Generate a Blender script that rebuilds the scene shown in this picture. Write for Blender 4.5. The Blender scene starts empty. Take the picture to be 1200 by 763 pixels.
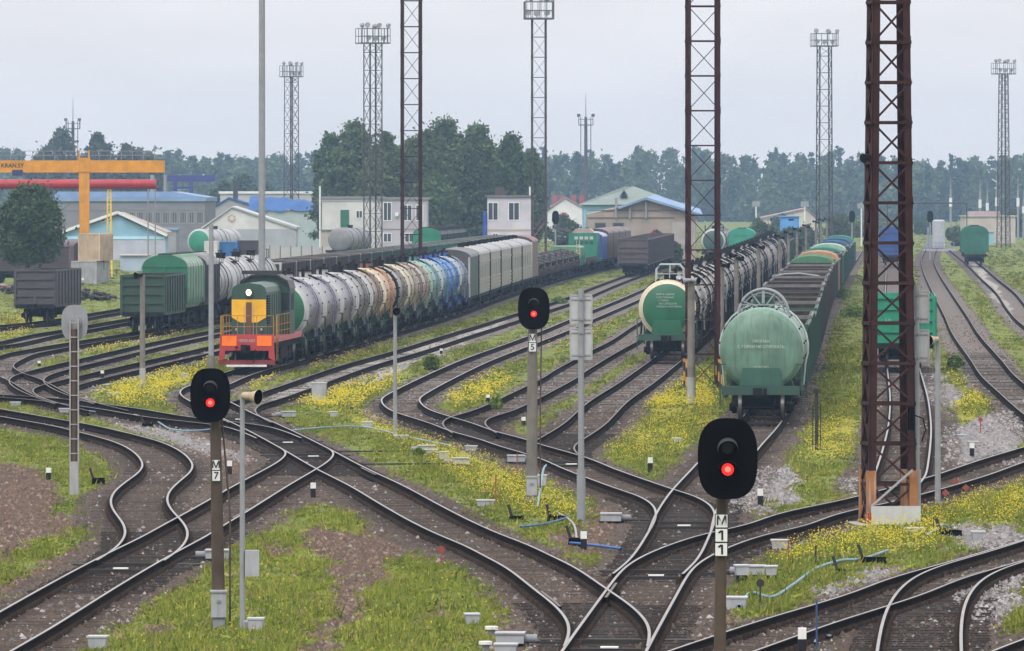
import bpy, math, random
import numpy as np
from mathutils import Vector, Matrix
random.seed(7); rng = np.random.default_rng(7)
SC = bpy.context.scene
COL = SC.collection
FPX, HC, YH = 9000.0, 8.5, 226.0      # focal length in photo pixels, eye height above rail, horizon row
GZ = -0.245                           # ground level below the rail tops (rail tops are z = 0)

def G(px, py, z=0.0):
    """world X, Y of the point at height z that a sight line meets"""
    Y = FPX*(HC-z)/(py-YH)
    return ((px-600.0)*Y/FPX, Y)
def XA(px, Y): return (px-600.0)*Y/FPX
def ZA(py, Y): return HC-(py-YH)*Y/FPX
def PXA(X, Y): return 600.0+FPX*X/Y

# ------------------------------------------------------------------ materials
MATS = {}
def rgb(c): return (c[0], c[1], c[2], 1.0)
def pm(name, col, rough=0.7, var=0.25, scale=3.0, metal=0.0, streak=0.0, dirt=None, spec=0.22, emit=None):
    """procedural painted / weathered material"""
    if name in MATS: return MATS[name]
    m = bpy.data.materials.new(name); m.use_nodes = True
    nt = m.node_tree; N = nt.nodes; L = nt.links
    b = N['Principled BSDF']
    b.inputs['Roughness'].default_value = rough
    b.inputs['Metallic'].default_value = metal
    b.inputs['Specular IOR Level'].default_value = spec
    tc = N.new('ShaderNodeTexCoord')
    oi = N.new('ShaderNodeObjectInfo')
    add = N.new('ShaderNodeVectorMath'); add.operation = 'ADD'
    mul = N.new('ShaderNodeMath'); mul.operation = 'MULTIPLY'; mul.inputs[1].default_value = 57.0
    L.new(oi.outputs['Random'], mul.inputs[0])
    L.new(tc.outputs['Object'], add.inputs[0]); L.new(mul.outputs[0], add.inputs[1])
    n1 = N.new('ShaderNodeTexNoise'); n1.inputs['Scale'].default_value = scale; n1.inputs['Detail'].default_value = 5
    L.new(add.outputs[0], n1.inputs['Vector'])
    mp = N.new('ShaderNodeMapRange'); mp.inputs[1].default_value = 0.3; mp.inputs[2].default_value = 0.7
    mp.inputs[3].default_value = 1.0-var; mp.inputs[4].default_value = 1.0+var*0.6
    L.new(n1.outputs['Fac'], mp.inputs[0])
    hv = N.new('ShaderNodeVectorMath'); hv.operation = 'SCALE'
    hv.inputs[0].default_value = col[:3]
    L.new(mp.outputs[0], hv.inputs['Scale'])
    out = hv.outputs[0]
    if streak > 0:
        mpn = N.new('ShaderNodeMapping'); mpn.inputs['Scale'].default_value = (6.0, 6.0, 0.5)
        L.new(add.outputs[0], mpn.inputs[0])
        n2 = N.new('ShaderNodeTexNoise'); n2.inputs['Scale'].default_value = 1.6; n2.inputs['Detail'].default_value = 4
        L.new(mpn.outputs[0], n2.inputs['Vector'])
        m2 = N.new('ShaderNodeMapRange'); m2.inputs[1].default_value = 0.48; m2.inputs[2].default_value = 0.75
        m2.inputs[3].default_value = 0.0; m2.inputs[4].default_value = streak
        L.new(n2.outputs['Fac'], m2.inputs[0])
        mx = N.new('ShaderNodeMix'); mx.data_type = 'RGBA'
        L.new(m2.outputs[0], mx.inputs[0]); L.new(out, mx.inputs[6])
        mx.inputs[7].default_value = rgb(dirt or (0.06, 0.045, 0.035))
        out = mx.outputs[2]
    L.new(out, b.inputs['Base Color'])
    if emit:
        b.inputs['Emission Color'].default_value = rgb(emit[0]); b.inputs['Emission Strength'].default_value = emit[1]
    MATS[name] = m
    return m

def attr_mat(name, rough=0.8, attr='Col', trans=0.0, spec=0.2):
    if name in MATS: return MATS[name]
    m = bpy.data.materials.new(name); m.use_nodes = True
    nt = m.node_tree; N = nt.nodes; L = nt.links
    b = N['Principled BSDF']; b.inputs['Roughness'].default_value = rough
    b.inputs['Specular IOR Level'].default_value = spec
    a = N.new('ShaderNodeVertexColor'); a.layer_name = attr
    L.new(a.outputs['Color'], b.inputs['Base Color'])
    if trans > 0:
        tr = N.new('ShaderNodeBsdfTranslucent'); L.new(a.outputs['Color'], tr.inputs['Color'])
        ms = N.new('ShaderNodeMixShader'); ms.inputs[0].default_value = trans
        L.new(b.outputs[0], ms.inputs[1]); L.new(tr.outputs[0], ms.inputs[2])
        L.new(ms.outputs[0], N['Material Output'].inputs['Surface'])
    MATS[name] = m
    return m

# ------------------------------------------------------------------ mesh building
class MB:
    def __init__(s): s.v = []; s.f = []; s.m = []; s.mats = []; s.sm = []
    def mi(s, mat):
        if mat not in s.mats: s.mats.append(mat)
        return s.mats.index(mat)
    def add(s, vs, fs, mat, smooth=False):
        b = len(s.v); s.v.extend(vs); i = s.mi(mat)
        for f in fs:
            s.f.append([b+k for k in f]); s.m.append(i); s.sm.append(smooth)
    def box(s, x0, x1, y0, y1, z0, z1, mat):
        vs = [(x0,y0,z0),(x1,y0,z0),(x1,y1,z0),(x0,y1,z0),(x0,y0,z1),(x1,y0,z1),(x1,y1,z1),(x0,y1,z1)]
        s.add(vs, [(0,3,2,1),(4,5,6,7),(0,1,5,4),(1,2,6,5),(2,3,7,6),(3,0,4,7)], mat)
    def cbox(s, c, d, mat): s.box(c[0]-d[0]/2, c[0]+d[0]/2, c[1]-d[1]/2, c[1]+d[1]/2, c[2]-d[2]/2, c[2]+d[2]/2, mat)
    def bar(s, a, b, w, h, mat):
        a = Vector(a); b = Vector(b); d = (b-a)
        if d.length < 1e-6: return
        d.normalize()
        up = Vector((0,0,1)) if abs(d.z) < 0.95 else Vector((0,1,0))
        r = d.cross(up).normalized(); u = r.cross(d).normalized()
        vs = []
        for p in (a, b):
            for sx, sz in ((-1,-1),(1,-1),(1,1),(-1,1)):
                vs.append(tuple(p + r*(sx*w/2) + u*(sz*h/2)))
        s.add(vs, [(0,1,2,3),(7,6,5,4),(0,4,5,1),(1,5,6,2),(2,6,7,3),(3,7,4,0)], mat)
    def cyl(s, a, b, r0, mat, r1=None, n=12, caps=True, smooth=True):
        r1 = r0 if r1 is None else r1
        a = Vector(a); b = Vector(b); d = (b-a).normalized()
        up = Vector((0,0,1)) if abs(d.z) < 0.95 else Vector((1,0,0))
        r = d.cross(up).normalized(); u = r.cross(d).normalized()
        vs = []
        for p, rr in ((a, r0), (b, r1)):
            for k in range(n):
                t = 2*math.pi*k/n
                vs.append(tuple(p + r*(math.cos(t)*rr) + u*(math.sin(t)*rr)))
        fs = [(k, (k+1)%n, n+(k+1)%n, n+k) for k in range(n)]
        s.add(vs, fs, mat, smooth)
        if caps:
            s.add(vs[:n], [tuple(range(n-1,-1,-1))], mat); s.add(vs[n:], [tuple(range(n))], mat)
    def tube(s, pts, r, mat, n=6, closed=False):
        P = [Vector(p) for p in pts]; m = len(P); rings = []
        for i, p in enumerate(P):
            a = P[(i-1) % m] if (closed or i > 0) else P[i]
            b = P[(i+1) % m] if (closed or i < m-1) else P[i]
            d = (b-a).normalized()
            up = Vector((0,0,1)) if abs(d.z) < 0.9 else Vector((1,0,0))
            rr = d.cross(up).normalized(); u = rr.cross(d).normalized()
            rings.append([tuple(p + rr*(math.cos(2*math.pi*k/n)*r) + u*(math.sin(2*math.pi*k/n)*r)) for k in range(n)])
        vs = [v for R in rings for v in R]; fs = []
        for i in range(m if closed else m-1):
            j = (i+1) % m
            for k in range(n): fs.append((i*n+k, i*n+(k+1)%n, j*n+(k+1)%n, j*n+k))
        s.add(vs, fs, mat, True)
    def prism(s, prof, y0, y1, mat, caps=True, smooth=False, axis='y'):
        """closed profile [(x,z)] pushed from y0 to y1"""
        n = len(prof)
        if axis == 'y': vs = [(x,y0,z) for x,z in prof]+[(x,y1,z) for x,z in prof]
        else: vs = [(y0,x,z) for x,z in prof]+[(y1,x,z) for x,z in prof]
        fs = [(k,(k+1)%n,n+(k+1)%n,n+k) for k in range(n)]
        s.add(vs, fs, mat, smooth)
        if caps:
            s.add(vs[:n], [tuple(range(n-1,-1,-1))], mat); s.add(vs[n:], [tuple(range(n))], mat)
    def rev(s, prof, mat, n=28, c=(0,0), smooth=True, a0=0.0, a1=None):
        """profile [(y, r)] turned about an axis along y at x,z = c"""
        full = a1 is None; a1 = 2*math.pi if full else a1
        k = n if full else n+1
        vs = []
        for y, r in prof:
            for i in range(k):
                t = a0+(a1-a0)*i/n
                vs.append((c[0]+math.cos(t)*r, y, c[1]+math.sin(t)*r))
        fs = []
        for j in range(len(prof)-1):
            for i in range(n):
                i2 = (i+1) % k
                fs.append((j*k+i, (j+1)*k+i, (j+1)*k+i2, j*k+i2))
        s.add(vs, fs, mat, smooth)
    def build(s, name, parent=None, **kw):
        me = bpy.data.meshes.new(name)
        me.from_pydata([tuple(v) for v in s.v], [], s.f)
        for m in s.mats: me.materials.append(m)
        me.polygons.foreach_set('material_index', s.m)
        me.polygons.foreach_set('use_smooth', s.sm)
        me.update()
        o = bpy.data.objects.new(name, me); COL.objects.link(o)
        if parent is not None: o.parent = parent
        for k, v in kw.items(): o[k] = v
        return o

def tag(o, label=None, category=None, group=None, kind=None):
    if label: o['label'] = label
    if category: o['category'] = category
    if group: o['group'] = group
    if kind: o['kind'] = kind
    return o
def thing(name, loc=(0,0,0), rz=0.0, label=None, category=None, group=None):
    o = bpy.data.objects.new(name, None); COL.objects.link(o)
    o.location = loc; o.rotation_euler = (0,0,rz); o.empty_display_size = 0.3
    return tag(o, label, category, group)
KIDS = {}
def copy_tree(o, parent=None):
    """a thing (or part) and everything below it; mesh data is shared"""
    c = o.copy(); COL.objects.link(c)
    if parent is not None: c.parent = parent
    for ch in list(o.children): copy_tree(ch, c)
    return c
def raw_mesh(name, V, F, mats, cols=None, matidx=None, smooth=False, parent=None):
    """numpy mesh of equal-sided faces, colour per face"""
    V = np.asarray(V, np.float32); F = np.asarray(F, np.int32); k = F.shape[1]; nf = len(F)
    me = bpy.data.meshes.new(name)
    me.vertices.add(len(V)); me.vertices.foreach_set('co', V.ravel())
    me.loops.add(nf*k); me.loops.foreach_set('vertex_index', F.ravel())
    me.polygons.add(nf); me.polygons.foreach_set('loop_start', np.arange(0, nf*k, k, dtype=np.int32))
    me.polygons.foreach_set('loop_total', np.full(nf, k, np.int32))
    if smooth: me.polygons.foreach_set('use_smooth', np.ones(nf, bool))
    for m in mats: me.materials.append(m)
    if matidx is not None: me.polygons.foreach_set('material_index', np.asarray(matidx, np.int32))
    if cols is not None:
        ca = me.color_attributes.new('Col', 'FLOAT_COLOR', 'CORNER')
        c4 = np.ones((nf, k, 4), np.float32); c4[:,:,:3] = np.asarray(cols, np.float32)[:,None,:]
        ca.data.foreach_set('color', c4.ravel())
    me.update(calc_edges=True); me.validate()
    o = bpy.data.objects.new(name, me); COL.objects.link(o)
    if parent is not None: o.parent = parent
    return o
def text_mesh(name, body, size, mat, parent, loc, rot=(math.pi/2,0,0), align='CENTER', depth=0.004, bold=0.0):
    cu = bpy.data.curves.new(name, 'FONT'); cu.body = body; cu.size = size; cu.align_x = align; cu.align_y = 'CENTER'; cu.extrude = depth; cu.offset = bold
    t = bpy.data.objects.new(name, cu); COL.objects.link(t)
    dg = bpy.context.evaluated_depsgraph_get(); dg.update()
    me = bpy.data.meshes.new_from_object(t.evaluated_get(dg))
    bpy.data.objects.remove(t); me.name = name
    me.materials.clear(); me.materials.append(mat)
    o = bpy.data.objects.new(name, me); COL.objects.link(o)
    o.parent = parent; o.location = loc; o.rotation_euler = rot
    return o

# ------------------------------------------------------------------ camera, light, air
cam = bpy.data.cameras.new('camera'); cam_o = bpy.data.objects.new('camera', cam); COL.objects.link(cam_o)
cam_o.location = (0,0,HC); cam_o.rotation_euler = (math.pi/2,0,0)
cam.sensor_width = 36; cam.lens = 36*FPX/1200.0
cam.shift_y = -(381.5-YH)/1200.0
cam.clip_start = 1; cam.clip_end = 20000
SC.camera = cam_o

w = bpy.data.worlds.new('World'); SC.world = w; w.use_nodes = True
nt = w.node_tree; N = nt.nodes; L = nt.links
bg = N['Background']
sky = N.new('ShaderNodeTexSky'); sky.sky_type = 'NISHITA'; sky.sun_disc = False
SUN_EL, SUN_AZ = math.radians(50), math.radians(200)
sky.sun_elevation = SUN_EL; sky.sun_rotation = SUN_AZ
sky.dust_density = 5; sky.air_density = 1.5
hs = N.new('ShaderNodeHueSaturation'); hs.inputs['Saturation'].default_value = 0.25
L.new(sky.outputs[0], hs.inputs['Color'])
mix = N.new('ShaderNodeMix'); mix.data_type = 'RGBA'; mix.inputs[0].default_value = 0.88
L.new(hs.outputs[0], mix.inputs[6]); mix.inputs[7].default_value = (9.1, 8.95, 9.15, 1)   # the even cloud layer
tc = N.new('ShaderNodeTexCoord'); sx = N.new('ShaderNodeSeparateXYZ'); L.new(tc.outputs['Generated'], sx.inputs[0])
mr = N.new('ShaderNodeMapRange'); mr.inputs[1].default_value = 0.0; mr.inputs[2].default_value = 1.0; mr.inputs[3].default_value = 1.0; mr.inputs[4].default_value = 2.4
L.new(sx.outputs['Z'], mr.inputs[0])                                  # an overcast sky is brighter overhead
cn = N.new('ShaderNodeTexNoise'); cn.inputs['Scale'].default_value = 26.0; cn.inputs['Detail'].default_value = 4
mpg = N.new('ShaderNodeMapping'); mpg.inputs['Scale'].default_value = (1,1,4); L.new(tc.outputs['Generated'], mpg.inputs[0]); L.new(mpg.outputs[0], cn.inputs['Vector'])
cr = N.new('ShaderNodeMapRange'); cr.inputs[1].default_value = .25; cr.inputs[2].default_value = .75; cr.inputs[3].default_value = 0.94; cr.inputs[4].default_value = 1.05; L.new(cn.outputs['Fac'], cr.inputs[0])
m1 = N.new('ShaderNodeMath'); m1.operation = 'MULTIPLY'; L.new(mr.outputs[0], m1.inputs[0]); L.new(cr.outputs[0], m1.inputs[1])
vm = N.new('ShaderNodeVectorMath'); vm.operation = 'SCALE'; L.new(mix.outputs[2], vm.inputs[0]); L.new(m1.outputs[0], vm.inputs['Scale'])
L.new(vm.outputs[0], bg.inputs['Color']); bg.inputs['Strength'].default_value = 0.108

sun = bpy.data.lights.new('sun', 'SUN'); sun.energy = 1.5; sun.angle = math.radians(20); sun.color = (1.0, 0.96, 0.9)
so = bpy.data.objects.new('sun', sun); COL.objects.link(so); so.location = (0, 0, 50)
d = Vector((math.sin(SUN_AZ)*math.cos(SUN_EL), math.cos(SUN_AZ)*math.cos(SUN_EL), math.sin(SUN_EL)))   # towards the sun: behind the camera, a little left
so.rotation_euler = d.to_track_quat('Z', 'Y').to_euler()

SC.view_settings.view_transform = 'Standard'; SC.view_settings.look = 'None'
SC.view_settings.exposure = 0.0; SC.view_settings.gamma = 1.0
SC.render.engine = 'CYCLES'
SC.cycles.use_denoising = True
SC.cycles.max_bounces = 5; SC.cycles.diffuse_bounces = 3; SC.cycles.glossy_bounces = 2; SC.cycles.transmission_bounces = 2
SC.cycles.volume_bounces = 0; SC.cycles.transparent_max_bounces = 8
SC.cycles.caustics_reflective = False; SC.cycles.caustics_refractive = False
SC.cycles.sample_clamp_indirect = 4
# ------------------------------------------------------------------ tracks
def catmull(P, step=1.2):
    P = np.array(P, float)
    P = np.vstack([2*P[0]-P[1], P, 2*P[-1]-P[-2]])
    out = []
    for i in range(1, len(P)-2):
        p0, p1, p2, p3 = P[i-1:i+3]
        t0 = 0; t1 = t0+max(np.linalg.norm(p1-p0),1e-6)**.5; t2 = t1+max(np.linalg.norm(p2-p1),1e-6)**.5; t3 = t2+max(np.linalg.norm(p3-p2),1e-6)**.5
        n = max(2, int(np.linalg.norm(p2-p1)/step))
        t = np.linspace(t1, t2, n, endpoint=False)[:,None]
        A1 = (t1-t)/(t1-t0)*p0+(t-t0)/(t1-t0)*p1; A2 = (t2-t)/(t2-t1)*p1+(t-t1)/(t2-t1)*p2; A3 = (t3-t)/(t3-t2)*p2+(t-t2)/(t3-t2)*p3
        B1 = (t2-t)/(t2-t0)*A1+(t-t0)/(t2-t0)*A2; B2 = (t3-t)/(t3-t1)*A2+(t-t1)/(t3-t1)*A3
        out.append((t2-t)/(t2-t1)*B1+(t-t1)/(t2-t1)*B2)
    out.append(P[-2][None])
    return np.vstack(out)
def resample(C, step):
    d = np.r_[0, np.cumsum(np.linalg.norm(np.diff(C, axis=0), axis=1))]
    n = max(2, int(d[-1]/step)); s = np.linspace(0, d[-1], n)
    return np.c_[np.interp(s, d, C[:,0]), np.interp(s, d, C[:,1])]
def smooth_line(C, k):
    if k <= 1: return C
    Pd = np.vstack([2*C[0]-C[1:k+1][::-1], C, 2*C[-1]-C[-k-1:-1][::-1]])
    ker = np.hanning(2*k+3)[1:-1]; ker /= ker.sum()
    return np.c_[np.convolve(Pd[:,0], ker, 'valid'), np.convolve(Pd[:,1], ker, 'valid')]
def offset(C, o):
    T = np.gradient(C, axis=0); T /= np.linalg.norm(T, axis=1)[:,None]
    return C + np.c_[T[:,1], -T[:,0]]*o           # + is to the right of the way the line runs
def ground(*pts):
    return [(G(*p) if len(p) == 2 else (p[1], p[2])) for p in pts]
GAUGE = 1.56
g = 'g'
# every line runs away from the camera; 'R' / 'L' says which rail was measured
TRK = {
 'B': ('R', [(-40,795),(14,762),(56,738),(96,713),(136,688),(176,664),(208,646),(240,629),(263.5,614.5),(288.7,599.5),(339,568),(372.3,548.4),(385,540),(391,533),(390,528),(382,524)]),
 'A': ('R', [(192,656.5),(208.5,645),(218.5,633),(220,622),(213,610),(205,602),(198,593),(195.6,584),(199,575),(210,564),(222,554),(226,546),(223,539),(212,529),(192,519),(170,512.4),(140,505),(104,497),(80,493),(40,486),(0,479),(-60,469)]),
 'C': ('R', [(759,757),(762,741),(759,730),(750,718.6),(735,706),(714,692),(692.6,677),(671,663),(643.5,650),(620,638.5),(588,626.5),(551,610),(514,591),(473,569),(430,549),(388,527),(350,508),(317,493),(300,486),(282,477),(271.7,471.7),(262,467),(255,462),(254,457.5),(260,453),(270,449.5),(283,443.5),(303,436),(350,423),(400,409),(460,391),(530,370),(585,350),(640,332),(700,316),(g,28,1150)]),
 'D': ('R', [(353,513),(333,505),(307,498),(283,495),(226,489),(200,485),(166,479),(128,474),(80,467.6),(0,462),(-60,458)]),
 'N': ('R', [(735,805),(757,763),(769.6,739),(791,700),(808,670.5),(816.6,661),(834,650),(856,640),(900,625),(944,616),(968,606),(996,598),(1040,589),(1098,574),(1156,557),(1200,541),(1260,522)]),
 'M': ('R', [(800,672),(816.6,655.6),(832,625),(838,607),(836,596),(828,588),(812,580),(792,574),(748,559),(720,549),(688,536),(632,520),(618,515),(580,505),(552,495),(528,488),(510,482.5),(500,478),(492,470.5),(492,466),(496,463),(504,458),(530,444),(576,422),(620,405),(662,388.5),(697,373),(748,351),(780,336),(g,26.1,957),(g,35.5,1150)]),
 'T': ('R', [(582,507),(572,501),(568,495),(571,490.5),(580,487),(600,481),(620,472),(678,441),(686,435),(724,412),(746,400),(772,381),(g,18.3,690),(g,27.6,900),(g,38.5,1150)]),
 'R': ('R', [(682,536),(675,530),(672,525.5),(675,520),(686,513),(708,498),(736,470),(764,450),(800,421),(g,18.0,590),(g,27.2,783),(g,44.6,1150)]),
 'S': ('R', [(833,623),(838,602),(850,577),(866,555),(890,524),(918,490),(g,20.0,500),(g,22.2,547),(g,28.1,665),(g,37.4,850),(g,52.5,1150)]),
 'P': ('R', [(1076,568),(1084,558),(1088,540),(1091,510),(1091,497),(1088,470),(1083,450),(1078,433),(g,25.8,500),(g,45.8,909),(g,57.0,1150)]),
 'V': ('L', [(1250,520),(1200,485),(1168,457),(1150,440),(1138,422),(1117,392),(1107,370),(1093,342),(1082,317),(1080,302),(1088,288)]),
 'W': ('L', [(1225,400),(1192,375),(1180,361),(1168,343),(1150,326),(1133,309),(1112,292)]),
 'I': ('R', [(112,472),(85,463),(45,443),(27,437),(18,432),(15.5,427.5),(25,421),(42,414),(67,409),(83,406),(143,396),(162,393),(g,-13.1,640),(g,-1.0,900),(g,10.5,1150)]),
 'H': ('R', [(110,473),(75,461),(58,453),(51,446.5),(55,440.5),(70,435),(93,429),(138,418),(175,409),(200,403),(g,-10.5,610),(g,3.4,902),(g,15,1150)]),
 'G': ('R', [(150,481),(110,471),(88,463.5),(81,458.5),(83,454),(93,450.5),(133,440),(167,432),(200,424),(247,413),(g,-7,600),(g,7,907),(g,18,1150)]),
 'J': ('R', [(-60,416),(0,405),(17,403),(72,391),(103,386),(147,378),(g,-16,690),(g,-6.5,903)]),
 'K': ('R', [(-60,395),(0,384),(60,378),(103,372),(137,366),(g,-19,740),(g,-9.5,946)]),
 'F': ('R', [(318,495),(308,490),(301,485),(299,479.5),(307,473),(325,468),(365,454),(437,428),(495,411),(550,393),(588,381),(634,366),(671,354),(690,347),(717,335.5),(744,325),(g,24,1027)]),
 'X': ('L', [(740,779),(784,762),(830,747),(880,730),(954,708),(1000,694),(1040,678),(1090,664),(1130,653),(1160,644),(1200,632),(1260,615)]),
 'U': ('L', [(1024,795),(1028,762),(1034,730),(1042,708),(1056,688),(1076,673),(1100,663),(1140,651.5),(1175,641),(1206,631)]),
 'Y': ('L', [(1120,783),(1160,763),(1200,748),(1260,727)]),
}
LABEL = {
 'A':'curved railway track bending twice in an S at the left edge of the yard',
 'B':'railway track running from the lower left corner up to the crossover beyond the M7 signal',
 'C':'long railway track leading from the bottom turnout up to the orange and green locomotive',
 'D':'straight railway track entering from the left edge below the ladder of turnouts',
 'N':'railway track curving from behind the M11 signal past the foot of the rusty lattice mast',
 'M':'railway track bending sharply beside the M5 signal and running on empty between grass strips',
 'T':'empty grey railway track just left of the tank wagon with the cream rim',
 'R':'railway track under the tank wagon with the dark green end and cream rim',
 'S':'railway track under the pale green gas tank wagon and the long freight train behind it',
 'P':'railway track under the bright green open wagon behind the rusty mast',
 'V':'empty railway track curving through gravel at the right edge',
 'W':'overgrown railway track with a sandy strip leading to the lone green hopper wagon',
 'I':'railway track under the dark green open wagon at the left',
 'H':'empty railway track between two yellow flower strips left of the locomotive',
 'G':'railway track on pale sand just left of the locomotive',
 'J':'railway track passing close in front of the dark grey open wagon at the far left',
 'K':'railway track carrying the dark grey open wagon at the far left',
 'F':'pale sandy railway track just right of the locomotive',
 'X':'railway track crossing the lower right corner from the foot of the M11 signal',
 'U':'curved railway track leaving the lower right turnout towards the viewer',
 'Y':'railway track cutting across the extreme lower right corner'}
POLISHED = set('ABCDNMSXUYP')
m_top = pm('rail_top_worn', (0.27,0.245,0.235), rough=0.4, var=0.2, scale=0.6, metal=0.4, spec=0.4)
m_topd = pm('rail_top_dull', (0.12,0.095,0.082), rough=0.55, var=0.2, scale=0.6, metal=0.2)
m_side = pm('rail_side_rust', (0.013,0.0095,0.008), rough=0.9, var=0.35, scale=2.0, spec=0.02)
m_fast = pm('fastening_rust', (0.042,0.030,0.024), rough=.9, var=.4, spec=.02)
m_sleep = pm('sleeper_timber', (0.026,0.019,0.016), rough=0.9, var=0.4, scale=4.0)
m_steel = pm('dark_steel', (0.035,0.032,0.03), rough=0.7, var=0.3)
m_white = pm('white_paint', (0.72,0.72,0.7), rough=0.6, var=0.12, streak=0.15)

PROF = [(-0.031,0.0),(0.031,0.0),(0.036,-0.035),(0.012,-0.055),(0.010,-0.150),(0.072,-0.178),(0.085,-0.195),(0.10,-0.25),(-0.10,-0.25),(-0.085,-0.195),(-0.072,-0.178),(-0.010,-0.150),(-0.012,-0.055),(-0.036,-0.035)]
def rail_mesh(C, zoff, top, parent):
    n = len(C); T = np.gradient(C, axis=0); T /= np.linalg.norm(T, axis=1)[:,None]
    Nn = np.c_[T[:,1], -T[:,0]]; k = len(PROF)
    V = np.zeros((n, k, 3))
    for j, (a, z) in enumerate(PROF):
        V[:,j,:2] = C + Nn*a; V[:,j,2] = z+zoff
    I = np.arange(n-1)[:,None]*k; J = np.arange(k)[None,:]; J2 = (J+1) % k
    F = np.stack([I+J, I+J2, I+k+J2, I+k+J], -1).reshape(-1,4)
    mi = np.tile((np.arange(k) != 0).astype(np.int32), n-1)
    return raw_mesh('rail', V.reshape(-1,3), F, [top, m_side], matidx=mi, parent=parent)
TPTS = np.array([G(*p) for p in ((715,740),(760,600),(330,515),(160,645),(650,515),(545,495),(1090,730),(850,640),(390,530),(90,470),(290,490))])
CEN = {}; TRACK_OBJ = {}
for ti, (key, (side, pts)) in enumerate(TRK.items()):
    W = catmull(ground(*pts))
    W = smooth_line(resample(W, 1.0), 3)
    cen = offset(W, GAUGE/2 if side == 'L' else -GAUGE/2)
    cen = smooth_line(resample(cen, 1.0), 3)
    CEN[key] = cen
    t = thing('railway_track', (0,0,0), 0, LABEL[key], 'railway track', 'railway tracks')
    TRACK_OBJ[key] = t
    zo = -0.0013*(ti % 7)
    top = m_top if key in POLISHED else m_topd
    cr_ = resample(cen, 1.0)
    rail_mesh(offset(cr_, GAUGE/2), zo, top, t); rail_mesh(offset(cr_, -GAUGE/2), zo, top, t)
    sl = resample(cen, 0.55); sl = sl[sl[:,1] < 420]
    if len(sl) > 4:
        T = np.gradient(sl, axis=0); T /= np.linalg.norm(T, axis=1)[:,None]; Nn = np.c_[T[:,1], -T[:,0]]
        V = []; F = []
        for i in range(len(sl)):
            hl = 1.36+rng.uniform(-.05,.05); hw = 0.12; z1 = (-0.222 if np.min(np.hypot(TPTS[:,0]-sl[i][0],(TPTS[:,1]-sl[i][1])/7)) < 2.2 else -0.243)+rng.uniform(-.009,.006); z0 = -0.36
            b = len(V); c = sl[i]
            for z in (z0, z1):
                for sa, sb in ((-1,-1),(1,-1),(1,1),(-1,1)):
                    p = c+Nn[i]*sa*hl+T[i]*sb*hw; V.append((p[0],p[1],z))
            F += [(b+4,b+5,b+6,b+7),(b,b+1,b+5,b+4),(b+1,b+2,b+6,b+5),(b+2,b+3,b+7,b+6),(b+3,b,b+4,b+7)]
        raw_mesh('sleepers', V, F, [m_sleep], parent=t)['kind'] = 'stuff'
        near_ = sl[sl[:,1] < 270]
        if len(near_) > 4:
            V = []; F = []
            for i in range(len(near_)):
                for o_ in (-GAUGE/2-.10, -GAUGE/2+.10, GAUGE/2-.10, GAUGE/2+.10):
                    b = len(V); c = near_[i]+Nn[i]*o_
                    for z in (-.26, -.135):
                        for sa, sb in ((-1,-1),(1,-1),(1,1),(-1,1)):
                            p = c+Nn[i]*sa*.045+T[i]*sb*.075; V.append((p[0],p[1],z))
                    F += [(b+4,b+5,b+6,b+7),(b,b+1,b+5,b+4),(b+1,b+2,b+6,b+5),(b+2,b+3,b+7,b+6),(b+3,b,b+4,b+7)]
            raw_mesh('rail_fastenings', V, F, [m_fast], parent=t)['kind'] = 'stuff'
def at_track(key, Y):
    """centre point and heading of a track at distance Y"""
    C = CEN[key]; ys = C[:,1]
    i = int(np.argmin(np.abs(ys-Y))); i = min(max(i,3), len(C)-4)
    f = np.interp(Y, ys[i-3:i+4], C[i-3:i+4,0]) if np.all(np.diff(ys[i-3:i+4])>0) else C[i,0]
    d_ = C[min(i+6,len(C)-1)]-C[max(i-6,0)]
    return float(f), math.atan2(-d_[0], d_[1])

# rodding, check rails and blade tie bars of the turnouts (each a thing in its own right)
TURN = [ # track, y of the blade tips in the photo, where the machine stands (px, py), label
 ('B',661,(255,657),'switch machine lying beside the S curved track, left of the M7 post'),
 ('C',515,(500,531),'switch machine among white boxes right of the crossover, nearer of two'),
 ('C',531,(540,546),'switch machine on the grass edge below the crossover boxes'),
 ('C',488,(338,490),'small switch machine beside the sandy track below the locomotive'),
 ('M',540,(605,543),'switch machine half hidden by the M5 post'),
 ('M',611,(716,613),'pale switch machine on rusty stones left of the middle turnout'),
 ('N',668,(882,676),'pale switch machine on the grass just right of the M11 post'),
 ('N',752,(598,757),'pale switch machine at the bottom edge beside the lowest turnout'),
]
m_box = pm('relay_box_grey', (0.34,0.35,0.37), rough=0.55, var=0.15, streak=0.25)
m_boxd = pm('relay_box_dark_grey', (0.22,0.23,0.25), rough=0.6, var=0.2)  # darker grey for motors, latches and stems
def cen_at_row(key, py):
    C = CEN[key]; yy = YH+FPX*HC/C[:,1]; i = int(np.argmin(np.abs(yy-py)))
    d_ = C[min(i+3,len(C)-1)]-C[max(i-3,0)]; d_ /= np.linalg.norm(d_)
    return C[i], d_
TBL = {('B',661):'foot of the S bend',('C',515):'crossover, nearer pair',('C',531):'crossover frog',('C',488):'sandy track turnout',('M',540):'turnout behind the M5 post',('M',611):'turnout left of the M11 head',('N',668):'turnout left of the M11 post',('N',752):'lowest turnout'}
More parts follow.
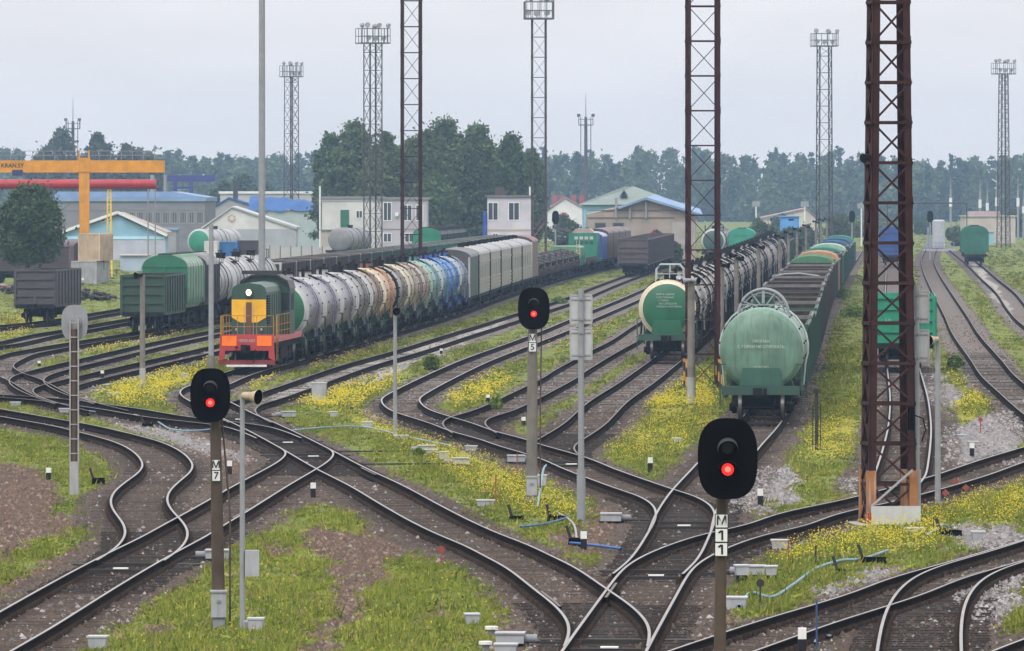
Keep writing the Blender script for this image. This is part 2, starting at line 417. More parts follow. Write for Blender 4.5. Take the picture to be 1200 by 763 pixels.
for key, row, (mx_, my_), lab in TURN:
    c, d_ = cen_at_row(key, row); rzz = math.atan2(-d_[0], d_[1])
    t = thing('switch_rodding', (c[0],c[1],0), rzz, 'tie bars and white clamp across the rails at the '+TBL[key,row], 'tie bars', 'tie bars of the turnouts')
    for yy in (0.0, 3.0):
        mb = MB(); mb.box(-0.8,0.8,yy-0.06,yy+0.06,-0.2,-0.12,m_steel); mb.build('tie_bar', t)
    mb = MB(); mb.box(-1.5,1.5,4.2,4.6,-0.235,-0.20,m_steel); mb.build('slide_plate', t)
    mb = MB(); mb.box(-0.17,0.17,-0.08,0.10,-0.115,-0.085,m_white); mb.build('clamp', t)
    x, y = G(mx_, my_, GZ); side = 1 if x > c[0] else -1
    t = thing('switch_machine', (x,y,GZ), rzz, lab, 'switch machine', 'switch machines beside the turnouts')
    mb = MB(); mb.box(-0.27,0.27,-0.28,0.28,0.06,0.24,m_box); mb.box(-0.29,0.29,-0.31,0.31,0.24,0.27,m_box); mb.build('case', t)
    mb = MB(); mb.cyl((-side*0.27,0,0.14),(-side*0.52,0,0.14),0.09,m_boxd,n=10); mb.box(-0.35,0.35,-0.1,0.1,0.0,0.06,m_steel); mb.build('motor', t)
    L_ = max(0.4, abs(x-c[0])-1.3)
    mb = MB(); mb.bar((-side*0.5,0,0.07),(-side*(0.5+L_),0,0.06),0.05,0.05,m_steel); mb.build('drive_rod', t)
# check rails beside the crossings
for (key, row, sgn, lab) in (('B',600,1,'short check rail inside the S curve crossing'),('C',552,1,'short check rail right of the white tipped post'),('N',690,-1,'short check rail below the M11 plate'),('C',700,-1,'short check rail at the lowest crossing'),('X',676,1,'short check rail in the lower right turnout')):
    c, d_ = cen_at_row(key, row); C = CEN[key]; i = int(np.argmin(np.linalg.norm(C-c,axis=1)))
    seg = offset(C[max(0,i-3):i+4], sgn*(GAUGE/2-0.1))
    if len(seg) > 3:
        seg[0] -= sgn*0.0; o = rail_mesh(seg, -0.01, m_topd, None); o.name = 'check_rail'; tag(o, lab, 'check rail', 'check rails')

# ------------------------------------------------------------------ ground
def pip(px, py, poly):
    ins = np.zeros(px.shape, bool); n = len(poly); dmin = np.full(px.shape, 1e9)
    for i in range(n):
        x1,y1 = poly[i]; x2,y2 = poly[(i+1)%n]
        c = ((y1 > py) != (y2 > py)) & (px < (x2-x1)*(py-y1)/((y2-y1) or 1e-9)+x1)
        ins ^= c
        dx, dy = x2-x1, y2-y1; t = np.clip(((px-x1)*dx+(py-y1)*dy)/(dx*dx+dy*dy+1e-9),0,1)
        dmin = np.minimum(dmin, np.hypot(px-x1-t*dx, py-y1-t*dy))
    return np.where(ins, dmin, -dmin)
def soft(px, py, polys, wd=6.0):
    out = np.zeros(px.shape)
    for p in polys: out = np.maximum(out, np.clip(0.5+pip(px,py,p)/(2*wd),0,1))
    return out
RUST = [[(350,520),(420,565),(480,600),(590,665),(680,763),(560,775),(596,705),(560,668),(480,650),(440,668),(400,640),(425,610),(390,590),(330,600),(290,620),(230,690),(215,700),(60,775),(-20,775),(-20,715),(120,640),(200,640),(260,600)],
        [(680,555),(770,590),(765,615),(725,655),(660,645),(640,628),(690,612),(690,590)],[(560,535),(610,548),(612,556),(570,545)],
        [(790,763),(800,700),(860,640),(880,650),(880,690),(860,730),(830,763)],
        [(-20,540),(40,548),(80,575),(60,600),(100,612),(128,575),(150,560),(140,650),(60,700),(-20,725)],
        [(180,500),(280,505),(340,545),(260,605),(210,605),(230,545)],
        [(440,590),(520,625),(620,670),(690,700),(680,720),(560,650),(440,600)]]
GREY = [[(850,560),(925,540),(945,560),(930,590),(850,610)],[(1100,505),(1200,470),(1200,545),(1110,545)],[(950,690),(1040,662),(1080,655),(1050,672),(960,702)],
        [(980,560),(1010,555),(1010,575),(985,580)],[(1110,680),(1200,660),(1200,720),(1130,735)],[(1060,455),(1110,440),(1135,465),(1120,480),(1080,475)],[(300,540),(200,500),(120,492),(220,530)],[(1120,610),(1200,620),(1200,640),(1100,650)]]
SAND = [[(90,455),(235,418),(250,410),(250,418),(200,432),(110,458)],[(120,450),(165,432),(160,450)],[(300,468),(400,432),(600,372),(600,380),(420,440),(330,470)],[(400,452),(520,398),(560,393),(540,408),(430,455)],
        [(1135,310),(1150,310),(1185,360),(1195,385),(1172,360)]]
GRASS = [[(120,775),(130,738),(225,690),(300,650),(312,608),(345,592),(400,598),(425,612),(415,640),(360,640),(390,668),(450,692),(470,668),(560,668),(592,690),(572,718),(560,775)],
         [(-20,498),(90,503),(140,528),(142,548),(105,592),(78,606),(70,570),(40,540),(-20,530)],[(-20,672),(60,632),(108,614),(112,628),(60,655),(-20,700)],
         [(860,680),(900,650),(990,660),(990,680),(870,730)],[(850,740),(900,728),(960,715),(960,745),(900,763),(850,763)]]
FLOWER = [[(330,470),(400,440),(475,440),(450,470),(500,500),(560,530),(620,560),(690,605),(660,620),(580,590),(480,530),(400,490)],
          [(140,450),(240,428),(240,468),(150,478),(120,462)],[(-20,372),(40,372),(30,393),(-20,395)],[(95,412),(180,394),(210,396),(130,416)],
          [(268,432),(330,430),(300,458),(272,452)],[(528,472),(560,442),(600,450),(580,470)],[(735,470),(830,445),(845,500),(810,530),(720,545),(690,525)],
          [(975,600),(1210,560),(1210,612),(1140,640),(900,662),(870,640)],[(380,418),(460,395),(440,412),(370,432)],[(1110,445),(1160,470),(1165,520),(1110,500)],[(640,400),(720,360),(720,375),(650,412)],[(540,340),(640,320),(650,330),(560,362)],[(930,500),(1000,480),(1010,540),(940,540)]]
BARE = [[(400,655),(440,680),(428,715),(400,742),(390,775),(335,775),(362,740),(392,715),(390,690),(370,668)],[(365,612),(440,632),(460,690),(415,672),(350,640)],[(300,640),(330,632),(340,645),(312,655)],[(160,740),(200,728),(210,740),(170,752)],[(480,720),(520,705),(530,722),(490,735)]]
def dist_tracks(X, Y, keys=None, rmax=4.0):
    out = np.full(X.shape, 9.0)
    P = np.stack([X, Y], -1).reshape(-1,2); o = out.reshape(-1)
    for k in (keys or CEN):
        C = CEN[k]
        x0,x1,y0,y1 = C[:,0].min()-rmax, C[:,0].max()+rmax, C[:,1].min()-rmax, C[:,1].max()+rmax
        idx = np.where((P[:,0]>x0)&(P[:,0]<x1)&(P[:,1]>y0)&(P[:,1]<y1))[0]
        for s in range(0, len(idx), 4000):
            ii = idx[s:s+4000]; q = P[ii]
            A = C[:-1:2]; B = np.vstack([C[2::2], C[-1:]])[:len(A)]
            dmin = np.full(len(q), 9.0)
            # tracks run mostly away: window by distance to keep this quick
            D2 = (q[:,None,0]-A[None,:,0])**2+(q[:,None,1]-A[None,:,1])**2
            j = np.argmin(D2, 1)
            for dj in (-1,0,1):
                jj = np.clip(j+dj,0,len(A)-1); a = A[jj]; b = B[jj]; ab = b-a
                t = np.clip(((q-a)*ab).sum(1)/((ab*ab).sum(1)+1e-9),0,1)
                dmin = np.minimum(dmin, np.linalg.norm(q-a-ab*t[:,None],axis=1))
            o[ii] = np.minimum(o[ii], dmin)
    return o.reshape(X.shape)
def zones(X, Y):
    px = PXA(X, Y); py = YH+FPX*(HC-GZ)/Y
    dt = dist_tracks(X, Y)
    nz = 3.0*np.sin(px*0.11+py*0.23)+2.5*np.sin(px*0.05-py*0.31+1.3)+2.0*np.sin(px*.29+.7)*np.cos(py*.41)
    qx = px+nz; qy = py+0.6*nz
    rust = soft(qx,qy,RUST,5); grey = soft(qx,qy,GREY,6); sand = .85*soft(qx+3*np.sin(qy*.9),qy,SAND,5); gra = soft(qx,qy,GRASS,6); flo = soft(qx,qy,FLOWER,9); bare = soft(qx,qy,BARE,3)
    bedw = np.where(py > 480, 1.75, 1.55)
    bed = np.clip((bedw+0.35-dt)/0.5, 0, 1)
    off = np.clip(1-np.maximum(rust, grey)*1.0, 0, 1)
    grass = np.maximum(off, gra)*(1-bed)*(1-bare)*(1-np.clip(sand*1.0,0,1)*.95)
    rust = np.maximum(rust*(1-gra), bare)
    global OIL_SHADE
    OIL_SHADE = np.clip(1.25-np.abs(dt-.80)/.42,0,1)*(py>430)*np.clip((py-430)/60,0,1)  # dark band along each rail: oily ballast plus painted rail shadow
    global DUST
    DUST = bed*np.clip((510-py)/50,0,1)*np.clip((py-290)/60,.35,1)
    return px, py, grass, flo*grass, rust, sand, bed, grey
rows = np.r_[np.linspace(930,560,110), np.linspace(557.5,260,135), np.linspace(258,248,8), np.array([244,241,239.5])]
cols = np.r_[np.linspace(-4800,-300,14), np.linspace(-250,-10,12), np.linspace(-7,1207,430), np.linspace(1210,1450,12), np.linspace(1500,6000,14)]
PX, PY = np.meshgrid(cols, rows)
Yg = FPX*(HC-GZ)/(PY-YH); Xg = (PX-600)*Yg/FPX
px_, py_, a_gr, a_fl, a_ru, a_sa, a_be, a_gy = zones(Xg, Yg); a_oil_shade = OIL_SHADE.copy(); a_du = DUST.copy()
nb = rng.normal(0, 1, Xg.shape)
Zg = GZ+np.where(a_be > .5, 0.0, 0.02*nb*np.clip(a_gr+.3,0,1))
Zg[Yg > 700] = GZ
nr, ncn = Xg.shape
V = np.stack([Xg, Yg, Zg], -1).reshape(-1,3)
# a skirt in front of and behind the fan so the sheet also lies under the camera
I = np.arange(nr*ncn).reshape(nr,ncn)
F = np.stack([I[:-1,:-1], I[:-1,1:], I[1:,1:], I[1:,:-1]], -1).reshape(-1,4)
nv = len(V); ex = [(-900,-60,GZ),(900,-60,GZ)]
V = np.vstack([V, ex])
F = np.vstack([F, np.array([[nv, nv+1, I[0,-1], I[0,0]]])])
def ground_mat():
    m = bpy.data.materials.new('yard_ground'); m.use_nodes = True; nt = m.node_tree; N = nt.nodes; L = nt.links
    b = N['Principled BSDF']; b.inputs['Roughness'].default_value = 0.95; b.inputs['Specular IOR Level'].default_value = 0.15
    geo = N.new('ShaderNodeNewGeometry')
    def noise(sc, det=6, vec=None, rough=.6):
        n = N.new('ShaderNodeTexNoise'); n.inputs['Scale'].default_value = sc; n.inputs['Detail'].default_value = det; n.inputs['Roughness'].default_value = rough
        L.new(vec or geo.outputs['Position'], n.inputs['Vector']); return n.outputs['Fac']
    def attr(nm):
        a = N.new('ShaderNodeAttribute'); a.attribute_name = nm; return a.outputs['Fac']
    def ramp(f, a, c0, c1, a1):
        r = N.new('ShaderNodeValToRGB'); r.color_ramp.elements[0].position = a; r.color_ramp.elements[1].position = a1
        r.color_ramp.elements[0].color = rgb(c0); r.color_ramp.elements[1].color = rgb(c1); L.new(f, r.inputs[0]); return r.outputs[0]
    mp = N.new('ShaderNodeMapping'); mp.inputs['Scale'].default_value = (1,0.16,1); L.new(geo.outputs['Position'], mp.inputs[0])
    fine = noise(9, 5, mp.outputs[0], .75); mid = noise(1.3, 5, mp.outputs[0]); big = noise(.25, 3, mp.outputs[0])
    def mixc(f, a, b_):
        x = N.new('ShaderNodeMix'); x.data_type = 'RGBA'; L.new(f, x.inputs[0]); L.new(a, x.inputs[6]); L.new(b_, x.inputs[7]); return x.outputs[2]
    def mask(at, lo=.3, hi=.7, amt=.7):
        s = N.new('ShaderNodeMath'); s.operation = 'MULTIPLY_ADD'; L.new(mid, s.inputs[0]); s.inputs[1].default_value = amt; L.new(attr(at), s.inputs[2])
        r = N.new('ShaderNodeMapRange'); r.inputs[1].default_value = lo+amt*.5; r.inputs[2].default_value = hi+amt*.5; L.new(s.outputs[0], r.inputs[0]); return r.outputs[0]
    brown = ramp(fine, .3, (.045,.031,.022), (.145,.105,.078), .75)
    rust = ramp(fine, .3, (.040,.024,.016), (.130,.085,.058), .78)
    grey = ramp(fine, .3, (.10,.092,.09), (.27,.25,.245), .75)
    sand = ramp(fine, .3, (.20,.185,.165), (.38,.355,.325), .75)
    bed0 = ramp(fine, .28, (.038,.028,.021), (.135,.105,.085), .80)
    dk = ramp(big, .35, (.55,.52,.5), (1.15,1.1,1.05), .7)
    mm = N.new('ShaderNodeMix'); mm.data_type = 'RGBA'; mm.blend_type = 'MULTIPLY'; mm.inputs[0].default_value = .75; L.new(bed0, mm.inputs[6]); L.new(dk, mm.inputs[7])
    grass = ramp(mid, .3, (.085,.105,.022), (.165,.190,.042), .7)
    flow = ramp(fine, .3, (.15,.165,.024), (.33,.28,.025), .75)
    c = mixc(mask('rust'), brown, rust)
    c = mixc(mask('grey'), c, grey)
    c = mixc(mask('grass'), c, grass)
    c = mixc(mask('flower', .45, .95), c, flow)
    c = mixc(mask('bed', .35, .65, .35), c, mm.outputs[2])
    dust = ramp(fine, .3, (.075,.062,.054), (.205,.175,.155), .75)
    c = mixc(mask('dust', .3, .9, .5), c, dust)
    c = mixc(mask('sand', .4, .7, .9), c, sand)
    oil = ramp(fine, .3, (.012,.009,.0075), (.048,.035,.028), .8)  # one dark colour for oily ballast and the shadow beside the rails
    c = mixc(mask('oil', .25, 1.0, .5), c, oil)
    L.new(c, b.inputs['Base Color'])
    bp = N.new('ShaderNodeBump'); bp.inputs['Strength'].default_value = .5; bp.inputs['Distance'].default_value = .05; L.new(fine, bp.inputs['Height']); L.new(bp.outputs[0], b.inputs['Normal'])
    return m
go = raw_mesh('ground', V, F, [ground_mat()], smooth=True); tag(go, kind='structure')
for nm, a in (('grass',a_gr),('flower',a_fl),('rust',a_ru),('sand',a_sa),('bed',a_be),('grey',a_gy),('oil',a_oil_shade),('dust',a_du)):  # oil also carries the painted shadow beside the rails
    at = go.data.attributes.new(nm, 'FLOAT', 'POINT')
    at.data.foreach_set('value', np.r_[a.ravel(), 0, 0].astype(np.float32))

# ------------------------------------------------------------------ grass blades, flowers and stones: nobody could count them
def sample(n, y0, y1, x0=-260, x1=1460):
    px = rng.uniform(x0, x1, n); py = rng.uniform(y0, y1, n)
    Y = FPX*(HC-GZ)/(py-YH); X = (px-600)*Y/FPX
    return X, Y
def blades(n, y0, y1, hmul, per, wid):
    X, Y = sample(n, y0, y1)
    px,py,gr,fl,ru,sa,be,gy = zones(X, Y)
    patch = 0.5+0.5*np.sin(px*.045+1.1*np.sin(py*.08))*np.sin(py*.11+.6*np.sin(px*.03))
    hole = 0.5+0.5*np.sin(px*.083+2.1*np.sin(py*.057+1))*np.sin(py*.19+1.7*np.sin(px*.041))
    keep = rng.uniform(0,1,n) < gr*np.clip(.30+.9*patch,0,1)*np.clip(.50+1.5*hole,0,1)
    X,Y,px,py,fl,patch = X[keep],Y[keep],px[keep],py[keep],fl[keep],patch[keep]; m = len(X)
    s = FPX/Y
    Vv = np.zeros((m,per,3,3)); ang = rng.uniform(0,2*np.pi,(m,per)); 
    h = hmul*(0.07+0.17*rng.uniform(0,1,(m,per))**1.6)*(0.55+.75*patch[:,None])*rng.uniform(.7,1.3,(m,1)); lean = rng.normal(0,.35,(m,per))*h
    bx = X[:,None]+rng.normal(0,.16,(m,per)); by = Y[:,None]+rng.normal(0,.22,(m,per))
    ww = wid*rng.uniform(.6,1.4,(m,per))
    Vv[:,:,0] = np.stack([bx-ww*np.cos(ang)*.5-ww*.35, by-ww*np.sin(ang)*.5, np.full_like(bx,GZ-.03)],-1)
    Vv[:,:,1] = np.stack([bx+ww*np.cos(ang)*.5+ww*.35, by+ww*np.sin(ang)*.5, np.full_like(bx,GZ-.03)],-1)
    leafy = rng.uniform(0,1,(m,per)) < .55          # low round leaves between the blades
    h = np.where(leafy, h*.45, h); lean = np.where(leafy, lean*1.5, lean)
    Vv[:,:,0,0] -= np.where(leafy, ww*1.1, 0); Vv[:,:,1,0] += np.where(leafy, ww*1.1, 0); Vv[:,:,0,2] += np.where(leafy, h*.7, 0); Vv[:,:,1,2] += np.where(leafy, h*.35, 0)
    Vv[:,:,2] = np.stack([bx+lean, by+rng.normal(0,.3,(m,per))*h, GZ+h],-1)
    base = np.array([[.195,.225,.034],[.135,.180,.026],[.250,.245,.048],[.25,.205,.085],[.095,.130,.026]])
    pr = np.array([.36,.30,.18,.07,.09]); 
    ci = rng.choice(5, size=m, p=pr)
    clump = .72+.5*(0.5+0.5*np.sin(px*.31+1.9*np.sin(py*.37))*np.sin(py*.55+1.3*np.sin(px*.17)))
    col = base[ci][:,None]*rng.uniform(.72,1.28,(m,per,1))*clump[:,None,None]
    lush = soft(px, py, [GRASS[0]], 12)[:,None,None]
    col = col*(1+0.12*lush)
    far = np.clip((Y-350)/400,0,1)[:,None,None]
    col = col*(1-.12*far)
    return Vv.reshape(-1,3), col.reshape(-1,3)
parts = [blades(98000,470,790,1.0,10,.034), blades(60000,330,480,1.15,7,.06), blades(20000,272,335,1.5,6,.16)]
V = np.vstack([p[0] for p in parts]); Cc = np.vstack([p[1] for p in parts])
gm = attr_mat('grass_blades', rough=.75, trans=.25)
o = raw_mesh('grass', V, np.arange(len(V)).reshape(-1,3), [gm], cols=Cc); tag(o, 'short green grass growing between the tracks', 'grass', kind='stuff')
# flower heads
def flowers(n, y0, y1, sz):
    X, Y = sample(n, y0, y1); px,py,gr,fl,ru,sa,be,gy = zones(X,Y)
    clump = 0.5+0.5*np.sin(px*.13+2*np.sin(py*.21))*np.sin(py*.27+px*.02)
    keep = rng.uniform(0,1,n) < np.clip(fl*(.16+.85*clump**1.2),0,1)+.003*gr
    X,Y = X[keep],Y[keep]; m = len(X)
    s = sz*rng.uniform(.6,1.4,m); z = GZ+rng.uniform(.12,.36,m); a = rng.uniform(0,6.28,m)
    Vv = np.zeros((m,4,3))
    for k in range(4):
        t = a+k*np.pi/2
        Vv[:,k] = np.stack([X+np.cos(t)*s, Y+np.sin(t)*s*.5, z+np.sin(t)*s*.8],-1)
    base = np.array([[.55,.40,.02],[.48,.42,.03],[.60,.47,.025],[.36,.36,.05]])
    return Vv.reshape(-1,3), base[rng.choice(4,m)]*rng.uniform(.8,1.15,(m,1))
parts = [flowers(330000,470,775,.017), flowers(300000,340,480,.030)]
V = np.vstack([p[0] for p in parts]); Cc = np.vstack([p[1] for p in parts])
o = raw_mesh('flowers', V, np.arange(len(V)).reshape(-1,4), [attr_mat('petals', rough=.7, trans=.3)], cols=Cc); tag(o, 'yellow wild flowers scattered through the grass strips', 'flowers', kind='stuff')
# ballast stones
def stones(n, y0, y1, sz, bk=.6):
    X, Y = sample(n, y0, y1); px,py,gr,fl,ru,sa,be,gy = zones(X,Y)
    dens = np.clip(np.maximum.reduce([ru*(1-be)*.95, gy*.95, be*bk, sa*.5, .2*(1-gr)]),0,1)
    keep = rng.uniform(0,1,n) < dens
    X,Y,ru,gy,be,sa = X[keep],Y[keep],ru[keep],gy[keep],be[keep],sa[keep]; m = len(X)
    dirs = np.array([[1,0,0],[0,1,0],[-1,0,0],[0,-1,0],[0,0,1]],float)
    r = sz*rng.uniform(.5,1.5,(m,1,1))*rng.uniform(.6,1.3,(m,5,1))
    a = rng.uniform(0,6.28,m); ca,sa_ = np.cos(a),np.sin(a)
    R = np.zeros((m,3,3)); R[:,0,0]=ca;R[:,0,1]=-sa_;R[:,1,0]=sa_;R[:,1,1]=ca;R[:,2,2]=.9
    P = np.einsum('mij,kj->mki', R, dirs)*r + np.stack([X,Y,np.full(m,GZ)],-1)[:,None]
    F = np.array([[0,1,4],[1,2,4],[2,3,4],[3,0,4]]); FF = (np.arange(m)[:,None,None]*5+F[None]).reshape(-1,3)
    pal = np.array([[.120,.076,.054],[.085,.055,.041],[.165,.115,.085],[.21,.17,.14],[.075,.060,.052]])
    pal2 = np.array([[.22,.20,.195],[.15,.14,.135],[.26,.24,.235],[.30,.285,.275],[.10,.095,.09]])
    isg = rng.uniform(0,1,m) < np.maximum(np.maximum(gy, sa), be*.12)
    ci = rng.choice(5,m,p=[.3,.27,.2,.06,.17]); col = np.where(isg[:,None], pal2[ci], pal[ci])*rng.uniform(.8,1.2,(m,1))
    bd = (be>.5)&~isg; col[bd] = col[bd]*.30+np.array([.034,.025,.019])
    return P.reshape(-1,3), FF, np.repeat(col,4,axis=0)
Vs=[];Fs=[];Cs=[];b=0
for args in ((175000,500,780,.028),(82000,370,505,.05),(80000,480,780,.06,.02)):
    v,f,c_ = stones(*args); Vs.append(v);Fs.append(f+b);Cs.append(c_);b+=len(v)
o = raw_mesh('ballast_stones', np.vstack(Vs), np.vstack(Fs), [attr_mat('stones', rough=.9)], cols=np.vstack(Cs)); tag(o, 'loose brown and grey ballast stones round the tracks', 'gravel', kind='stuff')
# ------------------------------------------------------------------ rolling stock
m_black = pm('bogie_black', (0.011,0.010,0.010), rough=0.8, var=0.4, spec=0.1)
m_tread = pm('wheel_tread', (0.14,0.135,0.13), rough=0.45, metal=0.5, var=0.1)
m_frame = pm('underframe_dark', (0.016,0.016,0.016), rough=0.8, var=0.35, spec=.1)
m_inner = pm('wagon_inside_rust', (0.050,0.034,0.028), rough=0.9, var=0.5)
m_letter = pm('lettering_white', (0.42,0.47,0.44), rough=0.6, var=0.1)
def P_(n, c, st=0.45, r=0.5, v=0.22, dirt=(0.05,0.04,0.033), spec=0.4): return pm('paint_'+n, c, rough=r, var=v, scale=1.1, streak=st, dirt=dirt, spec=spec)
c_pale = P_('pale_green', (0.125,0.228,0.172), .5, .36, .3)
c_pale2 = P_('moss_green_shield', (0.03,0.095,0.068), .45)
c_dgreen = P_('deep_green', (0.018,0.125,0.065), .25)
c_cream = P_('cream', (0.62,0.55,0.40), .25)
c_green = P_('wagon_green', (0.024,0.075,0.052), .6)
c_dkgreen = P_('dark_green', (0.022,0.062,0.042), .55)
c_bright = P_('bright_green', (0.012,0.235,0.135), .25)
c_teal = P_('teal', (0.04,0.19,0.145), .35)
c_brown = P_('wagon_brown', (0.048,0.036,0.035), .5)
c_dgrey = P_('wagon_dark_grey', (0.050,0.047,0.053), .45)
c_orange = P_('tarp_orange', (0.38,0.235,0.13), .35)
c_blue = P_('wagon_blue', (0.022,0.065,0.25), .3)
c_blue2 = P_('steel_blue', (0.03,0.085,0.17), .3)
c_red = P_('wagon_red_brown', (0.17,0.035,0.03), .4)
c_ltgreen = P_('light_green', (0.30,0.44,0.34), .3)
c_lgreen2 = P_('leaf_green', (0.06,0.18,0.085), .3)

PROTO = {}
def bogie(parent, y, detail):
    if 'bogie' not in PROTO:
        mb = MB()
        for sx in (-1,1):
            mb.prism([(-1.15,.42),(-1.15,.62),(-.55,.68),(-.35,.9),(.35,.9),(.55,.68),(1.15,.62),(1.15,.42),(.6,.36),(.4,.24),(-.4,.24),(-.6,.36)], sx*1.02-0.09, sx*1.02+0.09, m_black, axis='x')
            for yy in (-.925,.925): mb.cyl((sx*1.06,yy,.475),(sx*1.2,yy,.475),.14,m_black,n=8)
        mb.box(-1.05,1.05,-.2,.2,.5,.92,m_black)
        PROTO['bogie'] = mb.build('bogie').data
        bpy.data.objects.remove(bpy.data.objects['bogie'])
        mb = MB()
        for sx in (-1,1):
            mb.cyl((sx*.73,0,.475),(sx*.86,0,.475),.475,m_tread,n=20,caps=False)
            for xx in (.725,.865): mb.cyl((sx*xx,0,.475),(sx*(xx+.004),0,.475),.468,m_black,n=20)
        mb.cyl((-.73,0,.475),(.73,0,.475),.08,m_black,n=8)
        PROTO['wheelset'] = mb.build('wheelset').data
        bpy.data.objects.remove(bpy.data.objects['wheelset'])
        # one mesh for wagons far away
        mb = MB()
        for sx in (-1,1):
            mb.prism([(-1.15,.42),(-1.15,.62),(-.35,.9),(.35,.9),(1.15,.62),(1.15,.42),(.4,.24),(-.4,.24)], sx*1.02-0.09, sx*1.02+0.09, m_black, axis='x')
            for yy in (-.925,.925): mb.cyl((sx*.73,yy,.475),(sx*.86,yy,.475),.475,m_black,n=14)
        mb.box(-1.05,1.05,-.2,.2,.5,.92,m_black)
        for yy in (-.925,.925): mb.cyl((-.8,yy,.475),(.8,yy,.475),.08,m_black,n=6)
        PROTO['bogie_far'] = mb.build('bogie').data
        bpy.data.objects.remove(bpy.data.objects['bogie'])
    b = bpy.data.objects.new('bogie', PROTO['bogie'] if detail else PROTO['bogie_far']); COL.objects.link(b); b.parent = parent; b.location = (0,y,0)
    if detail:
        for yy in (-.925,.925):
            w_ = bpy.data.objects.new('wheelset', PROTO['wheelset']); COL.objects.link(w_); w_.parent = b; w_.location = (0,yy,0)
def coupler(parent, y, s, detail=True):
    if not detail: return
    mb = MB(); mb.box(-.16,.16,-.3,.25,.92,1.2,m_black); mb.box(-.28,.06,-.62,-.28,.88,1.24,m_black); mb.box(.12,.24,-.55,-.3,.9,1.22,m_black)
    mb.tube([(.5,-.1,1.0),(.52,-.3,.75),(.45,-.35,.45),(.4,-.2,.4)],.035,m_black)
    mb.tube([(-.5,0,1.1),(-.62,-.25,1.15),(-.5,-.3,.9)],.03,m_black)
    o = mb.build('coupler', parent); o.location = (0,y,0)
    if s > 0: o.rotation_euler = (0,0,math.pi)

